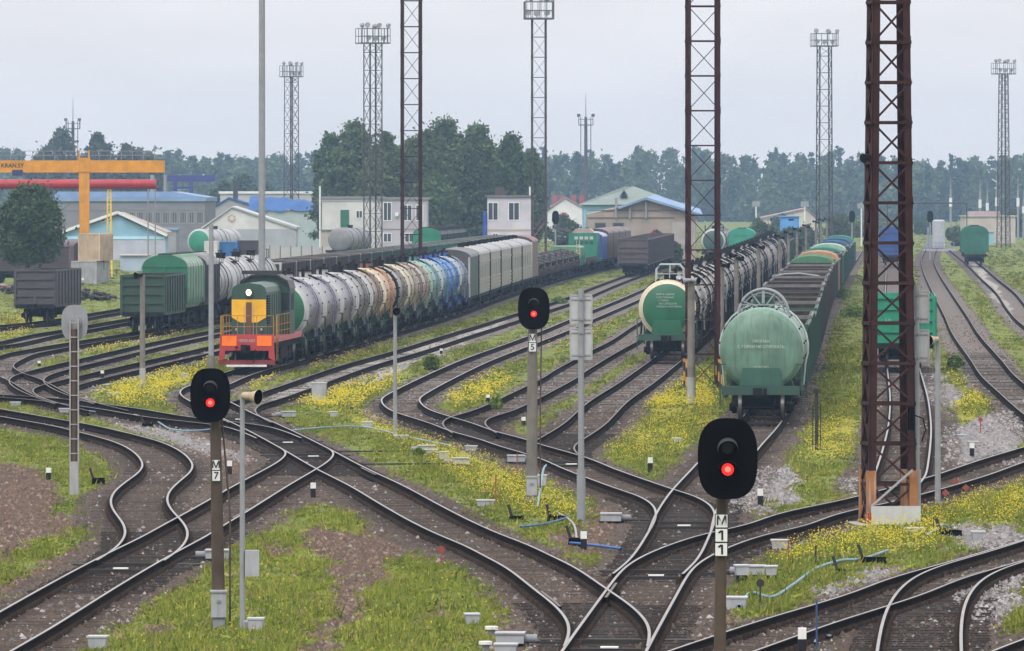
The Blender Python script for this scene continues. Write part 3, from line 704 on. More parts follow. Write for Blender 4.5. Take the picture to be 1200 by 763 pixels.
def tank_wagon(shell, end, rim, frame=m_frame, L=10.9, D=3.0, zc=2.58, detail=True, bands=None, top='hatch', nband=4, skirt=None, name='tank_wagon', bolts=True):
    t = thing(name); R = D/2
    mb = MB(); h = L/2
    dish = [( -h, 0.02)]+[(-h+0.42*(1-math.cos(a)), R*math.sin(a)) for a in np.linspace(0.12, math.pi/2, 7)]
    mb.rev(dish[:6], end, 36, (0,zc)); mb.rev(dish[5:], rim, 36, (0,zc))
    mb.rev([(-h+.42,R),(-h+.62,R)], rim, 36, (0,zc))
    mb.rev([(-h+.62,R),(h-.62,R)], shell, 36, (0,zc))
    mb.rev([(h-.62,R),(h-.42,R)], rim, 36, (0,zc))
    mb.rev([(-y_,r) for y_,r in dish][::-1], end, 36, (0,zc))
    mb.build('shell', t)
    if rim is not end:
        mb = MB(); mb.rev([(-h+.36,R*.985),(-h+.36,R+.05),(-h+.56,R+.05),(-h+.56,R*.985)], rim, 36, (0,zc)); mb.build('rim_ring', t)
    bm_ = bands or m_frame; ldm = shell if (top == 'slim' and bolts and D > 2.95) else bm_
    for k in range(nband):
        y_ = -h+1.6+(L-3.2)*k/(nband-1)
        mb = MB(); mb.rev([(y_-.05,R),(y_-.05,R+.02),(y_+.05,R+.02),(y_+.05,R)], bm_, 36, (0,zc))
        if detail and bolts:
            for a in np.linspace(-.2,math.pi+.2,11): mb.cbox((math.cos(a)*(R+.03),y_+.16,zc+math.sin(a)*(R+.03)),(.08,.09,.08),m_black)
        mb.build('band', t)
    mb = MB()
    for s in (-1,1):
        mb.box(-1.45,1.45,s*(h+.55)-.45,s*(h+.55)+.05,.98,1.30,frame)
        mb.prism([(-1.2,1.25),(1.2,1.25),(1.05,zc-R*.62),(.6,zc-R*.86),(-.6,zc-R*.86),(-1.05,zc-R*.62)], s*(h-1.5)-.3, s*(h-1.5)+.3, frame)
        for sx in (-1,1): mb.bar((sx*1.35,s*(h+.3),1.0),(sx*1.35,s*(h-1.4),1.0),.12,.3,frame)
    mb.box(-.28,.28,-h-.5,h+.5,.95,1.25,frame)
    mb.build('underframe', t)
    if skirt:
        mb = MB(); mb.prism([(-.82,1.3),(.82,1.3),(.68,zc-R*.42),(-.68,zc-R*.42)], -h-.06, -h+.35, skirt); mb.build('end_shield', t)
    # hatch, walkway, ladder
    mb = MB(); mb.cyl((0,0,zc+R-.1),(0,0,zc+R+.28),.32,bm_ if detail else m_frame,n=14); mb.cyl((0,0,zc+R+.28),(0,0,zc+R+.36),.38,m_frame,n=14)
    mb.build('hatch', t)
    mb = MB()
    for sx in (-1,1):
        for yy in (-.6,.6) if detail else (0,):
            pts = [(sx*(R+.12)*math.cos(a), yy, zc+(R+.12)*math.sin(a)) for a in np.linspace(1.2,-.35,8)]+[(sx*1.5,yy,1.2)]
            mb.tube(pts,.035,ldm,n=5)
        if detail:
            for a in np.linspace(1.15,-.35,9): mb.bar((sx*(R+.12)*math.cos(a),-.6,zc+(R+.12)*math.sin(a)),(sx*(R+.12)*math.cos(a),.6,zc+(R+.12)*math.sin(a)),.04,.04,ldm)
    mb.build('ladder', t)
    if top == 'hatch':
        mb = MB()
        for sx in (-1,1):
            mb.box(sx*.85-.3,sx*.85+.3,-1.4,1.4,zc+R-.25,zc+R-.2,m_frame)
            for yy in (-1.4,0,1.4): mb.bar((sx*1.12,yy,zc+R-.2),(sx*1.12,yy,zc+R+.42),.05,.05,m_frame)
            mb.bar((sx*1.12,-1.4,zc+R+.42),(sx*1.12,1.4,zc+R+.42),.05,.05,m_frame)
        mb.build('walkway', t)
    elif top == 'slim':
        mb = MB()
        for yy,hh in ((-1.3,.45),(1.6,.55)): mb.box(-.08,.08,yy-.15,yy+.15,zc+R-.05,zc+R+hh,m_frame)
        mb.bar((.3,-1.3,zc+R+.1),(1.1,1.4,zc+R-.35),.09,.07,m_frame); mb.build('valve_gear', t)
    elif top == 'hoop':
        gm_ = pm('galvanised_hoop', (0.25,0.275,0.285), rough=.45, var=.12)
        mb = MB(); r = .94; zc2 = zc+R-.27
        for yy in (-1.5,-.2):
            mb.tube([(r*math.cos(a),yy,zc2+r*math.sin(a)) for a in np.linspace(-.15,math.pi+.15,20)],.055,gm_)
        mb.tube([(r*.86*math.cos(a),-1.45,zc2+r*.86*math.sin(a)) for a in np.linspace(-.1,math.pi+.1,20)],.035,gm_)
        for a in (.55,1.05,math.pi/2,math.pi-1.05,math.pi-.55):
            mb.bar((.25*math.cos(a),-1.5,zc2+.25*math.sin(a)+.15),(r*math.cos(a),-1.5,zc2+r*math.sin(a)),.06 if abs(a-math.pi/2)>.1 else .11,.05,gm_)
            mb.bar((r*math.cos(a),-1.5,zc2+r*math.sin(a)),(r*math.cos(a),-.2,zc2+r*math.sin(a)),.04,.04,gm_)
        mb.bar((-r,-1.5,zc2+.35),(r,-1.5,zc2+.35),.05,.05,gm_)
        mb.build('hoop_railing', t)
        mb = MB(); mb.cyl((0,-.85,zc+R-.1),(0,-.85,zc+R+.4),.42,c_pale2,n=16); mb.build('valve_housing', t)
    elif top == 'rail':
        gm_ = pm('grey_handrail', (0.36,0.39,0.39), rough=.5, var=.15)
        mb = MB()
        for yy in (-.9,.9):
            mb.tube([(-.72,yy,zc+R-.15),(-.70,yy,zc+R+.55),(-.5,yy,zc+R+.78),(.5,yy,zc+R+.78),(.70,yy,zc+R+.55),(.72,yy,zc+R-.15)],.045,gm_)
            mb.bar((-.71,yy,zc+R+.3),(.71,yy,zc+R+.3),.05,.05,gm_); mb.bar((0,yy,zc+R),(0,yy,zc+R+.78),.05,.05,gm_)
        for sx in (-1,1): mb.bar((sx*.7,-.9,zc+R+.55),(sx*.7,.9,zc+R+.55),.05,.05,gm_)
        mb.build('hatch_railing', t)
    if detail:
        for s in (-1,1):
            for sx in (-1,1):
                mb = MB(); mb.bar((sx*1.52,s*(h+.3),.55),(sx*1.52,s*(h+.3),2.1),.05,.05,frame)
                mb.bar((sx*1.52,s*(h+.3),2.1),(sx*1.3,s*(h+.3),2.1),.05,.05,frame)
                mb.build('handrail', t)
    for y_ in (-h+1.55,h-1.55): bogie(t, y_, detail)
    coupler(t, -h-.5, -1, detail); coupler(t, h+.5, 1, detail)
    return t

def gondola(col, inner=None, detail=True, load=None, H=3.48, name='open_wagon', rimc=None, ribs=None, marks=False, brace=False, endc=None):
    t = thing(name); endc = endc or ribs or col; inner = inner or m_inner; rb = ribs or col
    x, h, z0 = 1.50, 6.3, 1.22
    mb = MB(); th = .07
    for s in (-1,1):
        mb.box(s*x-th/2,s*x+th/2,-h,h,z0,H,col)
        mb.box(s*(x-.05)-.012,s*(x-.05)+.012,-h+.05,h-.05,z0+.1,H-.02,inner)
        mb.box(-x+.04,x-.04,s*h-th/2,s*h+th/2,z0,H,col)
        mb.box(-x+.09,x-.09,s*(h-.06)-.012,s*(h-.06)+.012,z0+.1,H-.02,inner)
    mb.box(-x,x,-h,h,z0,z0+.1,inner)
    mb.build('body', t)
    for s in (-1,1):
        mb = MB()
        for k in range(9):
            y_ = -h+.08+(2*h-.16)*k/8
            mb.box(s*(x+.035) if s>0 else s*(x+.115),s*(x+.115) if s>0 else s*(x+.035),y_-.07,y_+.07,z0-.1,H-.1,rb)
        mb.box(s*(x+.02)-.07,s*(x+.02)+.07,-h-.07,h+.07,H-.1,H,rimc or rb)
        mb.box(s*(x+.01)-.06,s*(x+.01)+.06,-h,h,z0-.18,z0,rb)
        mb.build('side_posts', t)
    for s in (-1,1):
        mb = MB()
        for z in (z0+.55,z0+1.1,z0+1.65): mb.box(-x+.05,x-.05,s*(h+.08)-.06,s*(h+.08)+.06,z-.05,z+.05,rb)
        mb.box(-x-.08,x+.08,s*(h+.06)-.09,s*(h+.06)+.09,H-.12,H+.01,rimc or endc)
        for sx in (-1,1): mb.box(sx*(x-.02)-.075,sx*(x-.02)+.075,s*(h+.08)-.065,s*(h+.08)+.065,z0-.1,H-.12,endc)
        mb.box(-.12,.12,s*(h+.08)-.055,s*(h+.08)+.055,z0,z0+.55,rb)
        mb.box(-1.45,1.45,s*(h+.1)-.12,s*(h+.1)+.12,.95,z0-.01,m_frame)
        mb.build('end_ribs', t)
    mb = MB(); mb.box(-.25,.25,-h,h,.92,z0-.005,m_frame); mb.box(-1.2,1.2,-1.2,1.2,.6,.95,m_frame); mb.build('underframe', t)
    if load is not None:
        mb = MB(); n = 10
        prof = [(-x,H-.06)]+[(-x*math.cos(math.pi*k/n), H+.03+.52*math.sin(math.pi*k/n)) for k in range(n+1)]+[(x,H-.06)]
        mb.prism(prof,-h+.02,h-.02,load,smooth=False)
        for k in range(7):
            y_ = -h+.5+(2*h-1)*k/6
            mb.tube([(-x*math.cos(a),y_,H+.05+.53*math.sin(a)) for a in np.linspace(0,math.pi,9)],.04,load,n=5)
        mb.build('roof', t)
    if brace:
        gm_ = pm('galvanised_hoop', (0.25,0.275,0.285), rough=.45, var=.12)
        mb = MB(); mb.tube([(-x+.1,-h,H),(-x*.6,-h,H+.12),(0,-h,H+.16),(x*.7,-h,H+.02),(x,-h,H-.25)],.06,gm_); mb.build('brace', t)
    if marks:
        for (tx,tz,sz,xx) in (('54917736',2.3,.24,.35),('АО',2.28,.22,-.75),('ЕРМ 24',1.75,.16,.3)):
            text_mesh('marking', tx, sz, m_letter, t, (xx,-h-.15,tz))
    for y_ in (-4.3,4.3): bogie(t, y_, detail)
    coupler(t,-h-.25,-1,detail); coupler(t,h+.25,1,detail)
    return t

def hopper(col, roofc, endc=None, detail=True, H=4.62, L=13.2, ribs=True, name='hopper_wagon', dark=None):
    t = thing(name); endc = endc or col; h = L/2; x = 1.55; ze = H-.75
    n = 12
    arc = [(x*math.cos(math.pi*k/n), ze+.75*math.sin(math.pi*k/n)) for k in range(n+1)]
    wall = [(x,1.9),(x-.35,1.25),(-x+.35,1.25),(-x,1.9)]
    mb = MB(); mb.prism([(x,ze)]+[(-x,ze)]+[(-x,1.9),(-x+.35,1.25),(x-.35,1.25),(x,1.9)],-h,h,col); mb.build('body', t)
    mb = MB(); mb.prism(arc,-h,h,roofc); 
    for k in range(7):
        y_ = -h+.4+(L-.8)*k/6
        mb.tube([(p[0],y_,p[1]+.02) for p in arc],.05,dark or roofc,n=5)
    mb.box(-.5,.5,-h+.3,h-.3,H,H+.06,m_frame)
    mb.build('roof', t)
    for s in (-1,1):
        mb = MB(); mb.prism(arc, s*h-(.02 if s<0 else -.02), s*(h+.06), endc)
        mb.box(-x+.02,x-.02,s*(h+.03)-.03,s*(h+.03)+.03,1.5,ze,endc)
        mb.box(-x,x,s*(h+.05)-.06,s*(h+.05)+.06,ze-.05,ze+.05,endc)
        for xx in (-.75,0,.75): mb.box(xx-.05,xx+.05,s*(h+.08)-.04,s*(h+.08)+.04,1.5,ze-.05,endc)
        mb.build('end_wall', t)
    if ribs:
        for s in (-1,1):
            mb = MB()
            for k in range(7):
                y_ = -h+.15+(L-.3)*k/6
                mb.box(s*(x+.04)-.045,s*(x+.04)+.045,y_-.08,y_+.08,1.5,ze,dark or col)
            mb.build('side_posts', t)
    mb = MB(); mb.box(-.3,.3,-h,h,.92,1.24,m_frame)
    for yy in (-2.2,0,2.2): mb.prism([(-1.1,1.25),(1.1,1.25),(.4,.55),(-.4,.55)],yy-.6,yy+.6,m_frame)
    for s in (-1,1): mb.box(-1.45,1.45,s*h-.1,s*h+.1,.95,1.24,m_frame)
    mb.build('underframe', t)
    for y_ in (-h+1.8,h-1.8): bogie(t, y_, detail)
    coupler(t,-h-.2,-1,detail); coupler(t,h+.2,1,detail)
    return t

def van(side, roofc, endc, L=13.8, H=4.35, detail=True, name='box_wagon', corr=0, door=None, panels=None, vents=False, corner=None):
    t = thing(name); h = L/2; x = 1.5; ze = H-.55
    n = 10; arc = [(x*1.03*math.cos(math.pi*k/n), ze+.55*math.sin(math.pi*k/n)) for k in range(n+1)]
    mb = MB(); mb.box(-x,x,-h+.03,h-.03,1.15,ze,side)
    for k in range(corr):
        z = 1.3+.26*k
        if 2.3 < z < 3.2: continue
        for s in (-1,1): mb.box(s*(x+.02)-.025,s*(x+.02)+.025,-h+.1,h-.1,z,z+.14,side)
    mb.build('body', t)
    mb = MB(); mb.prism(arc,-h,h,roofc)
    if vents:
        for yy in np.linspace(-h+1.5,h-1.5,3): mb.cyl((0.1,yy,H-.03),(0.1,yy,H+.28),.25,m_black,n=8)
    mb.build('roof', t)
    for s in (-1,1):
        mb = MB(); mb.box(-x+.01,x-.01,s*h-.04,s*h+.04,1.15,ze,endc); mb.prism(arc,s*(h+.002),s*(h+.05),endc)
        for z in (1.7,2.25,2.8,3.35): mb.box(-x+.1,x-.1,s*(h+.05)-.05,s*(h+.05)+.05,z,z+.1,endc)
        for sx in (-1,1): mb.box(sx*(x-.06)-.07,sx*(x-.06)+.07,s*(h+.06)-.06,s*(h+.06)+.06,1.1,ze,corner or endc)
        mb.build('end_wall', t)
    if panels:
        for yy in np.linspace(-h+2.6,h-2.6,4):
            for s in (-1,1):
                mb = MB(); mb.box(s*(x+.012)-.02,s*(x+.012)+.02,yy-1.5,yy+1.5,2.3,3.2,panels); mb.build('side_panel', t)
    if door:
        mb = MB()
        for s in (-1,1): mb.box(s*(x+.05)-.05,s*(x+.05)+.05,-1.6,1.6,1.2,ze-.15,door)
        mb.build('door', t)
    mb = MB(); mb.box(-1.45,1.45,-h,h,.92,1.14,m_frame); mb.box(-1.2,1.2,-1.8,1.8,.5,.93,m_frame); mb.build('underframe', t)
    for y_ in (-h+2.2,h-2.2): bogie(t, y_, detail)
    coupler(t,-h-.2,-1,detail); coupler(t,h+.2,1,detail)
    return t

def flat_wagon(detail=False, name='flat_wagon'):
    t = thing(name); h = 6.7
    mb = MB(); mb.box(-1.5,1.5,-h,h,1.12,1.3,c_brown); mb.box(-.4,.4,-h,h,.8,1.12,m_frame)
    for s in (-1,1):
        for k in range(6): mb.box(s*1.55-.05,s*1.55+.05,-h+.6+k*2.4-.06,-h+.6+k*2.4+.06,1.0,1.7,c_brown)
    mb.build('deck', t)
    for y_ in (-4.6,4.6): bogie(t, y_, detail)
    return t

# ---- trains: placed one wagon after another along a track
ORD = ['first','second','third','fourth','fifth','sixth','seventh','eighth','ninth','tenth','eleventh','twelfth','thirteenth','fourteenth','fifteenth','sixteenth','seventeenth','eighteenth','nineteenth','twentieth']
def ordn(i):
    if i < 20: return ORD[i]
    if i < 29: return 'twenty-'+ORD[i-20]
    if i == 29: return 'thirtieth'
    return 'thirty-'+ORD[i-30]
USED = set()
def put(proto, track, Y, length, label, cat, group):
    """stand a wagon on a track with its near end at distance Y; gives back the distance of its far end"""
    x0, a0 = at_track(track, Y); cy = Y+length/2*math.cos(a0)
    x, a = at_track(track, cy)
    o = proto if proto.name not in USED else copy_tree(proto)
    USED.add(proto.name)
    o.location = (x, cy, 0); o.rotation_euler = (0,0,a)
    tag(o, label, cat, group)
    return Y+length*math.cos(a)

# the pale green gas tank wagon and the long train behind it
t1 = tank_wagon(c_pale, c_pale, c_pale, frame=P_('frame_green',(0.022,0.065,0.048),.55), L=11.6, D=3.12, zc=2.62, bands=pm('bolt_band',(0.36,0.42,0.40),rough=.5,var=.15), top='hoop', nband=3, skirt=c_pale2)
for (tx,sz,xx,zz) in (('ПРОПАН',.15,0,2.95),('С ГОРКИ НЕ СПУСКАТЬ',.15,0,2.75),('ОПАСНО',.13,.0,1.98),('СПС 1214',.09,-.42,1.55)):
    text_mesh('marking', tx, sz, m_letter, t1, (xx,-5.86-(.02 if zz>2 else .05)+(.10 if zz<2.2 else 0),zz))
S_ = 286.0
S_ = put(t1,'S',S_,13.0,'pale green gas tank wagon with a hooped railing on top, heading its train','tank wagon','tank wagons')
gp = {}
def gon(key, *a, **k):
    if key not in gp: gp[key] = gondola(*a, **k)
    return gp[key]
gr_s = 'wagons of the long freight train behind the pale green tank wagon'
seq = ['green']*5+['grey']*5+['brace']+['brown']*6+['dome_green','brown','green','dome_orange','green','grey','dome_teal','green','green','dome_pale','green','grey','dome_blue','green','green','dome_blue','green','green','dome_teal','green']
names = {'green':('dark green open wagon',c_green),'grey':('dark grey open wagon',c_dgrey),'brown':('brown open wagon',c_brown),'brace':('grey open wagon with a pale bent bar',c_dgrey),
 'dome_green':('green wagon with a rounded leaf green cover',c_green),'dome_orange':('wagon with a rounded orange cover',c_orange),'dome_teal':('wagon with a rounded teal cover',c_teal),'dome_pale':('wagon with a rounded light green cover',c_green),'dome_blue':('wagon with a rounded dark blue cover',c_blue2)}
dome = {'dome_green':c_lgreen2,'dome_orange':c_orange,'dome_teal':c_teal,'dome_pale':c_ltgreen,'dome_blue':c_blue2}
for i, k in enumerate(seq):
    near = S_ < 380
    if k in dome: pr = gon(k, names[k][1], detail=False, load=dome[k], name='covered_wagon')
    else: hv = (k, near, int(i*7) % 3); pr = gon(hv, names[k][1], detail=near, brace=(k=='brace'), H={'green':3.36,'grey':3.62,'brown':3.5,'brace':3.6}[k]+(.0,.12,-.1)[hv[2]], rimc=P_('rim_worn',(.16,.155,.15),.5) if hv[2]==1 else None)
    S_ = put(pr,'S',S_+.9,13.1,f'{names[k][0]}, {ordn(i)} behind the pale green tank wagon','covered wagon' if k in dome else 'open wagon', gr_s)

# the train of black tank wagons in the middle
mb_grey = pm('tank_strap_pale', (0.36,0.35,0.34), rough=.6, var=.35)
t2 = tank_wagon(P_('oil_black',(0.05,0.047,0.047),.5), c_dgreen, c_cream, frame=P_('frame_green2',(0.03,0.075,0.055),.5), L=11.0, D=2.84, zc=2.60, bands=m_frame, top='rail', skirt=c_dgreen)
# cream rim shows all round the end
for (tx,sz,xx,zz) in (('НЕФТЬ СЫРАЯ',.13,-.1,3.32),('СОБСТВЕННИК',.12,-.1,3.16),('С ГОРКИ',.12,-.2,3.0),('НЕ СПУСКАТЬ',.13,.05,2.84),('ПРОМЫТЬ ПРОПАРИТЬ',.11,.1,2.69),('20.05  ТР-3',.11,-.25,1.86),('25 Т',.11,.45,1.86)):
    text_mesh('marking', tx, sz, m_letter, t2, (xx,-5.62+(.14 if zz<2 else 0.02),zz))
R0 = 391.0
R0 = put(t2,'R',R0,12.6,'tank wagon with a dark green end, cream rim and grey handrail on top','tank wagon','tank wagons')
shells = [P_('tank_soot',(0.10,0.095,0.092),.55,.45,dirt=(.02,.02,.02)),P_('tank_ash',(0.26,0.25,0.24),.75,.45,.4,dirt=(.025,.022,.02)),P_('tank_rosy',(0.20,0.13,0.12),.7,.5,.35,dirt=(.03,.02,.02))]
tp = [tank_wagon(s, s, pm('rim_soiled',(0.42,0.41,0.39),rough=.6,var=.5), L=10.8, D=2.9, zc=2.62, detail=(j<2), bands=mb_grey if j!=1 else m_frame, nband=4, bolts=(j<2), top='slim') for j, s in enumerate(shells)]
pat = [0,1,1,0,1,0,1,1,0,1,0,1,1,0,1,1,0,1,0,1,1,2,2,1,0,2,1,1,0,1,1,0,1]
tname = {0:'sooty black tank wagon with pale straps',1:'ash grey oil stained tank wagon',2:'rosy brown stained tank wagon'}
for i, k in enumerate(pat):
    R0 = put(tp[k],'R',R0,12.05,f'{tname[k]}, {ordn(i)} behind the one with the cream rim','tank wagon','black tank wagons in the middle train')
for i in range(4):
    R0 = put(gon('tailgreen',c_green,detail=False),'R',R0+.5,13.3,f'green open wagon at the far end of the black tank train, {ordn(i)} of four','open wagon','open wagons behind the black tank train')

# ---- the shunting engine
m_galv0 = pm('pale_handrail',(.42,.42,.40),rough=.5)
def engine():
    t = thing('shunting_engine')
    eg = P_('engine_green',(0.032,0.075,0.055),.35,.45); ey = P_('engine_yellow',(0.78,0.43,0.02),.1,.45); er = P_('engine_red',(0.42,0.045,0.045),.12,.45)
    eo = P_('engine_orange',(0.95,0.19,0.015),.05,.45); rl = P_('railing_yellow',(0.38,0.22,0.04),.4); ep = P_('engine_pink_red',(0.50,0.13,0.13),.15)
    gl = pm('cab_glass',(0.03,0.04,0.045),rough=.15,var=.05); dk = P_('engine_roof_dark',(0.03,0.03,0.033),.2)
    F = -8.3
    mb = MB(); w_=1.0
    prof = [(-w_,1.55),(w_,1.55),(w_,3.72),(w_*.93,3.95),(w_*.68,4.10),(0,4.17),(-w_*.68,4.10),(-w_*.93,3.95),(-w_,3.72)]
    mb.prism(prof,F+1.15,1.6,eg); 
    for k in range(7):
        for s in (-1,1): mb.box(s*(w_+.02)-.02,s*(w_+.02)+.02,F+1.7+k*1.3,F+1.8+k*1.3,1.6,3.6,eg)
    hood = mb.build('hood', t)
    mb = MB()
    for s in (-1,1):
        for z in np.linspace(2.2,3.5,12): mb.box(s*(w_+.03)-.025,s*(w_+.03)+.025,F+1.4,F+2.7,z,z+.06,m_black)
    mb.build('grille', hood)
    mb = MB(); mb.prism([(-w_+.02,3.38),(-w_+.02,2.52),(-.5,2.28),(.5,2.28),(w_-.02,2.52),(w_-.02,3.38)],F+1.10,F+1.148,ey); mb.build('yellow_panel', hood)
    mb = MB(); mb.box(-.16,.16,F+1.06,F+1.099,1.6,3.25,P_('door_brown',(0.13,0.06,0.035),.2)); mb.build('end_door', hood)
    for s in (-1,1):
        mb = MB(); mb.bar((s*.26,F+1.02,1.65),(s*.26,F+1.02,3.1),.025,.025,m_galv0); mb.build('handrail', hood)
        mb = MB(); mb.cyl((s*.72,F+1.148,1.95),(s*.72,F+1.05,1.95),.10,m_black,n=12); mb.cyl((s*.72,F+1.049,1.95),(s*.72,F+1.04,1.95),.075,pm('marker_lens',(.35,.33,.3),rough=.2),n=12); mb.build('marker_lamp', hood)
    mb = MB(); mb.cyl((0,F+1.15,3.72),(0,F+.98,3.72),.24,eg,n=18); lamp = mb.build('headlight', hood)
    mb = MB(); mb.cyl((0,F+.979,3.72),(0,F+.95,3.72),.14,pm('lamp_lit',(1,.9,.6),emit=((1,.74,.36),9.0)),n=18); mb.build('lens', lamp)
    # cab
    mb = MB(); cw = 1.5
    cab = [(-cw,1.55),(cw,1.55),(cw,3.75),(cw*.9,4.15),(cw*.5,4.42),(0,4.48),(-cw*.5,4.42),(-cw*.9,4.15),(-cw,3.75)]
    mb.prism(cab,1.6,4.6,eg); cabo = mb.build('cab', t)
    mb = MB(); mb.prism([(cw*1.02,3.78),(cw*.92,4.2),(cw*.5,4.48),(0,4.54),(-cw*.5,4.48),(-cw*.92,4.2),(-cw*1.02,3.78),(-cw*.9,4.1),(-cw*.5,4.4),(0,4.46),(cw*.5,4.4),(cw*.9,4.1)],1.35,4.85,dk)
    mb.box(-1.35,.95,1.7,2.2,4.5,4.68,dk); mb.build('cab_roof', cabo)
    for s in (-1,1):
        mb = MB(); mb.box(s*1.22-.22,s*1.22+.22,1.56,1.599,2.75,3.6,gl); mb.build('window', cabo)
        mb = MB(); mb.box(s*(cw+.01)-.015,s*(cw+.01)+.015,2.3,3.8,2.75,3.55,gl); mb.build('window', cabo)
    mb = MB(); mb.prism([(-.85,1.55),(.85,1.55),(.85,3.2),(.6,3.4),(-.6,3.4),(-.85,3.2)],4.6,7.9,eg); mb.build('rear_hood', t)
    # deck and front
    mb = MB(); mb.box(-1.55,1.55,F+.1,8.3,1.32,1.56,ep); mb.box(-1.35,1.35,F+.2,8.2,1.0,1.32,m_frame); mb.build('deck', t)
    mb = MB(); mb.box(-1.55,1.55,F-.05,F+.1,.95,1.72,er)
    mb.prism([(-1.55,.95),(-1.25,.95),(-1.25,.6),(-1.62,.45)],F-.05,F+.08,er); mb.prism([(1.25,.95),(1.55,.95),(1.62,.45),(1.25,.6)],F-.05,F+.08,er)
    mb.box(-1.62,1.62,F-.12,F+.06,.28,.5,P_('plough_dark_red',(0.20,0.03,0.03),.25))
    nose = mb.build('front_beam', t)
    for s in (-1,1):
        mb = MB(); mb.box(s*1.0-.42,s*1.0+.42,F-.075,F-.052,1.18,1.66,eo); mb.build('orange_panel', nose)
    mb = MB(); mb.box(-1.15,1.15,F-.2,F-.125,.18,.28,m_white); mb.build('plough_edge', nose)
    text_mesh('marking','ЧМЭ3-4357',.19,m_letter,nose,(0,F-.06,1.42))
    # railings
    mb = MB()
    for xx in (-1.5,-.55,.55,1.5): mb.bar((xx,F+.1,1.55),(xx,F+.1,2.62),.028,.028,rl)
    for z in (2.1,2.62): mb.bar((-1.5,F+.1,z),(1.5,F+.1,z),.028,.028,rl)
    mb.build('front_railing', t)
    for s in (-1,1):
        mb = MB(); 
        for yy in np.linspace(F+.1,1.3,7): mb.bar((s*1.52,yy,1.55),(s*1.52,yy,2.62),.028,.028,rl)
        for z in (1.85,2.15,2.62): mb.bar((s*1.52,F+1.4,z),(s*1.52,1.3,z),.028,.028,rl)
        mb.bar((s*1.5,F+.1,2.62),(s*1.52,F+1.4,1.6),.028,.028,rl); mb.bar((s*1.58,F+1.3,.45),(s*1.58,F+1.3,2.6),.05,.05,rl); mb.bar((s*1.58,F+2.0,.45),(s*1.58,F+2.0,2.6),.05,.05,rl)
        mb.build('side_railing', t)
        mb = MB()
        for z in (.45,.8,1.15): mb.box(s*1.5-.14,s*1.5+.14,F+1.3,F+2.0,z,z+.04,m_frame)
        mb.build('step', t)
    mb = MB(); mb.box(-1.3,1.3,-1.6,2.2,.45,1.0,m_frame); mb.build('fuel_tank', t)
    for y_ in (-4.6,4.6):
        bogie(t,y_-1.0,True); bogie(t,y_+1.0,True)
    coupler(t,F-.1,-1); coupler(t,8.4,1)
    return t
E0 = 367.0
_en = engine(); _en.scale = (.84,1,1)
E0 = put(_en,'C',E0,17.3,'orange, yellow and green shunting engine with its round headlight lit','locomotive',None)
def tk(nm, col, end, rim, bands, frame): return tank_wagon(pm('paint_'+nm,tuple(1.15*v for v in col),rough=.36,var=.3,scale=1.1,metal=.55 if nm in('lilac','lilac_b','lilac_c','pearl','steel') else .3,streak=.7,dirt=(.10,.085,.075),spec=.4), end, rim, frame=frame, L=10.9, D=3.0, zc=2.6, bands=bands, nband=3, top='slim')
fr_g = P_('frame_green3',(0.02,0.05,0.038),.4); fr_b = P_('frame_blue',(0.015,0.04,0.16),.3)
wr = pm('rim_white',(0.44,0.44,0.44),rough=.5,var=.12)
SPEC = [('lilac',(0.23,0.215,0.27),c_dgreen,wr,wr,fr_g,'silvery lilac tank wagon with a green end, coupled to the engine'),
 ('lilac_b',(0.23,0.215,0.27),None,wr,wr,fr_g,'silvery lilac tank wagon, second behind the engine'),
 ('lilac_c',(0.25,0.24,0.28),None,wr,wr,fr_g,'silvery lilac tank wagon, third behind the engine'),
 ('pearl',(0.22,0.215,0.21),None,wr,m_frame,fr_g,'pearl grey tank wagon, fourth behind the engine'),
 ('tan',(0.25,0.185,0.135),None,wr,m_frame,fr_g,'tan brown tank wagon, fifth behind the engine'),
 ('apricot',(0.48,0.29,0.16),None,c_cream,P_('strap_rust',(.25,.12,.06)),fr_g,'apricot orange tank wagon in the middle of the tank train'),
 ('stone',(0.23,0.21,0.185),None,m_frame,m_frame,fr_g,'stone grey tank wagon behind the apricot one'),
 ('ivory',(0.40,0.35,0.265),None,c_cream,m_frame,fr_g,'ivory tank wagon with dark straps, nearer of two'),
 ('ivory_b',(0.36,0.315,0.255),None,P_('rim_mauve',(.20,.14,.13)),m_frame,fr_g,'ivory tank wagon with a mauve rim, in front of the aqua one'),
 ('aqua',(0.19,0.33,0.34),None,c_ltgreen,P_('strap_aqua',(.1,.25,.25)),fr_g,'pale aqua tank wagon behind the ivory ones'),
 ('skylight',(0.13,0.27,0.40),None,wr,P_('strap_blue',(.05,.12,.38)),fr_b,'pale sky blue tank wagon between the aqua and the strong blue ones'),
 ('sky',(0.065,0.19,0.40),None,P_('rim_blue',(.06,.17,.50)),P_('strap_blue',(.05,.12,.38)),fr_b,'sky blue tank wagon with a strong blue rim'),
 ('steel',(0.22,0.27,0.33),None,wr,P_('strap_blue',(.05,.12,.38)),fr_b,'grey blue tank wagon with a white rim, last of the tank train')]
for nm,col,end,rim,bands,frm,lab in SPEC:
    o = tk(nm,col,end or MATS.get('paint_'+nm) or pm('paint_'+nm,tuple(1.15*v for v in col),rough=.36,var=.3,scale=1.1,metal=.55 if nm in('lilac','lilac_b','lilac_c','pearl','steel') else .3,streak=.7,dirt=(.10,.085,.075),spec=.4),rim,bands,frm)
    E0 = put(o,'C',E0+.25,11.75,lab,'tank wagon','coloured tank wagons behind the engine')
c_reef = P_('reefer_beige',(0.34,0.335,0.28),.35); c_reefroof = P_('reefer_roof',(0.29,0.295,0.30),.4)
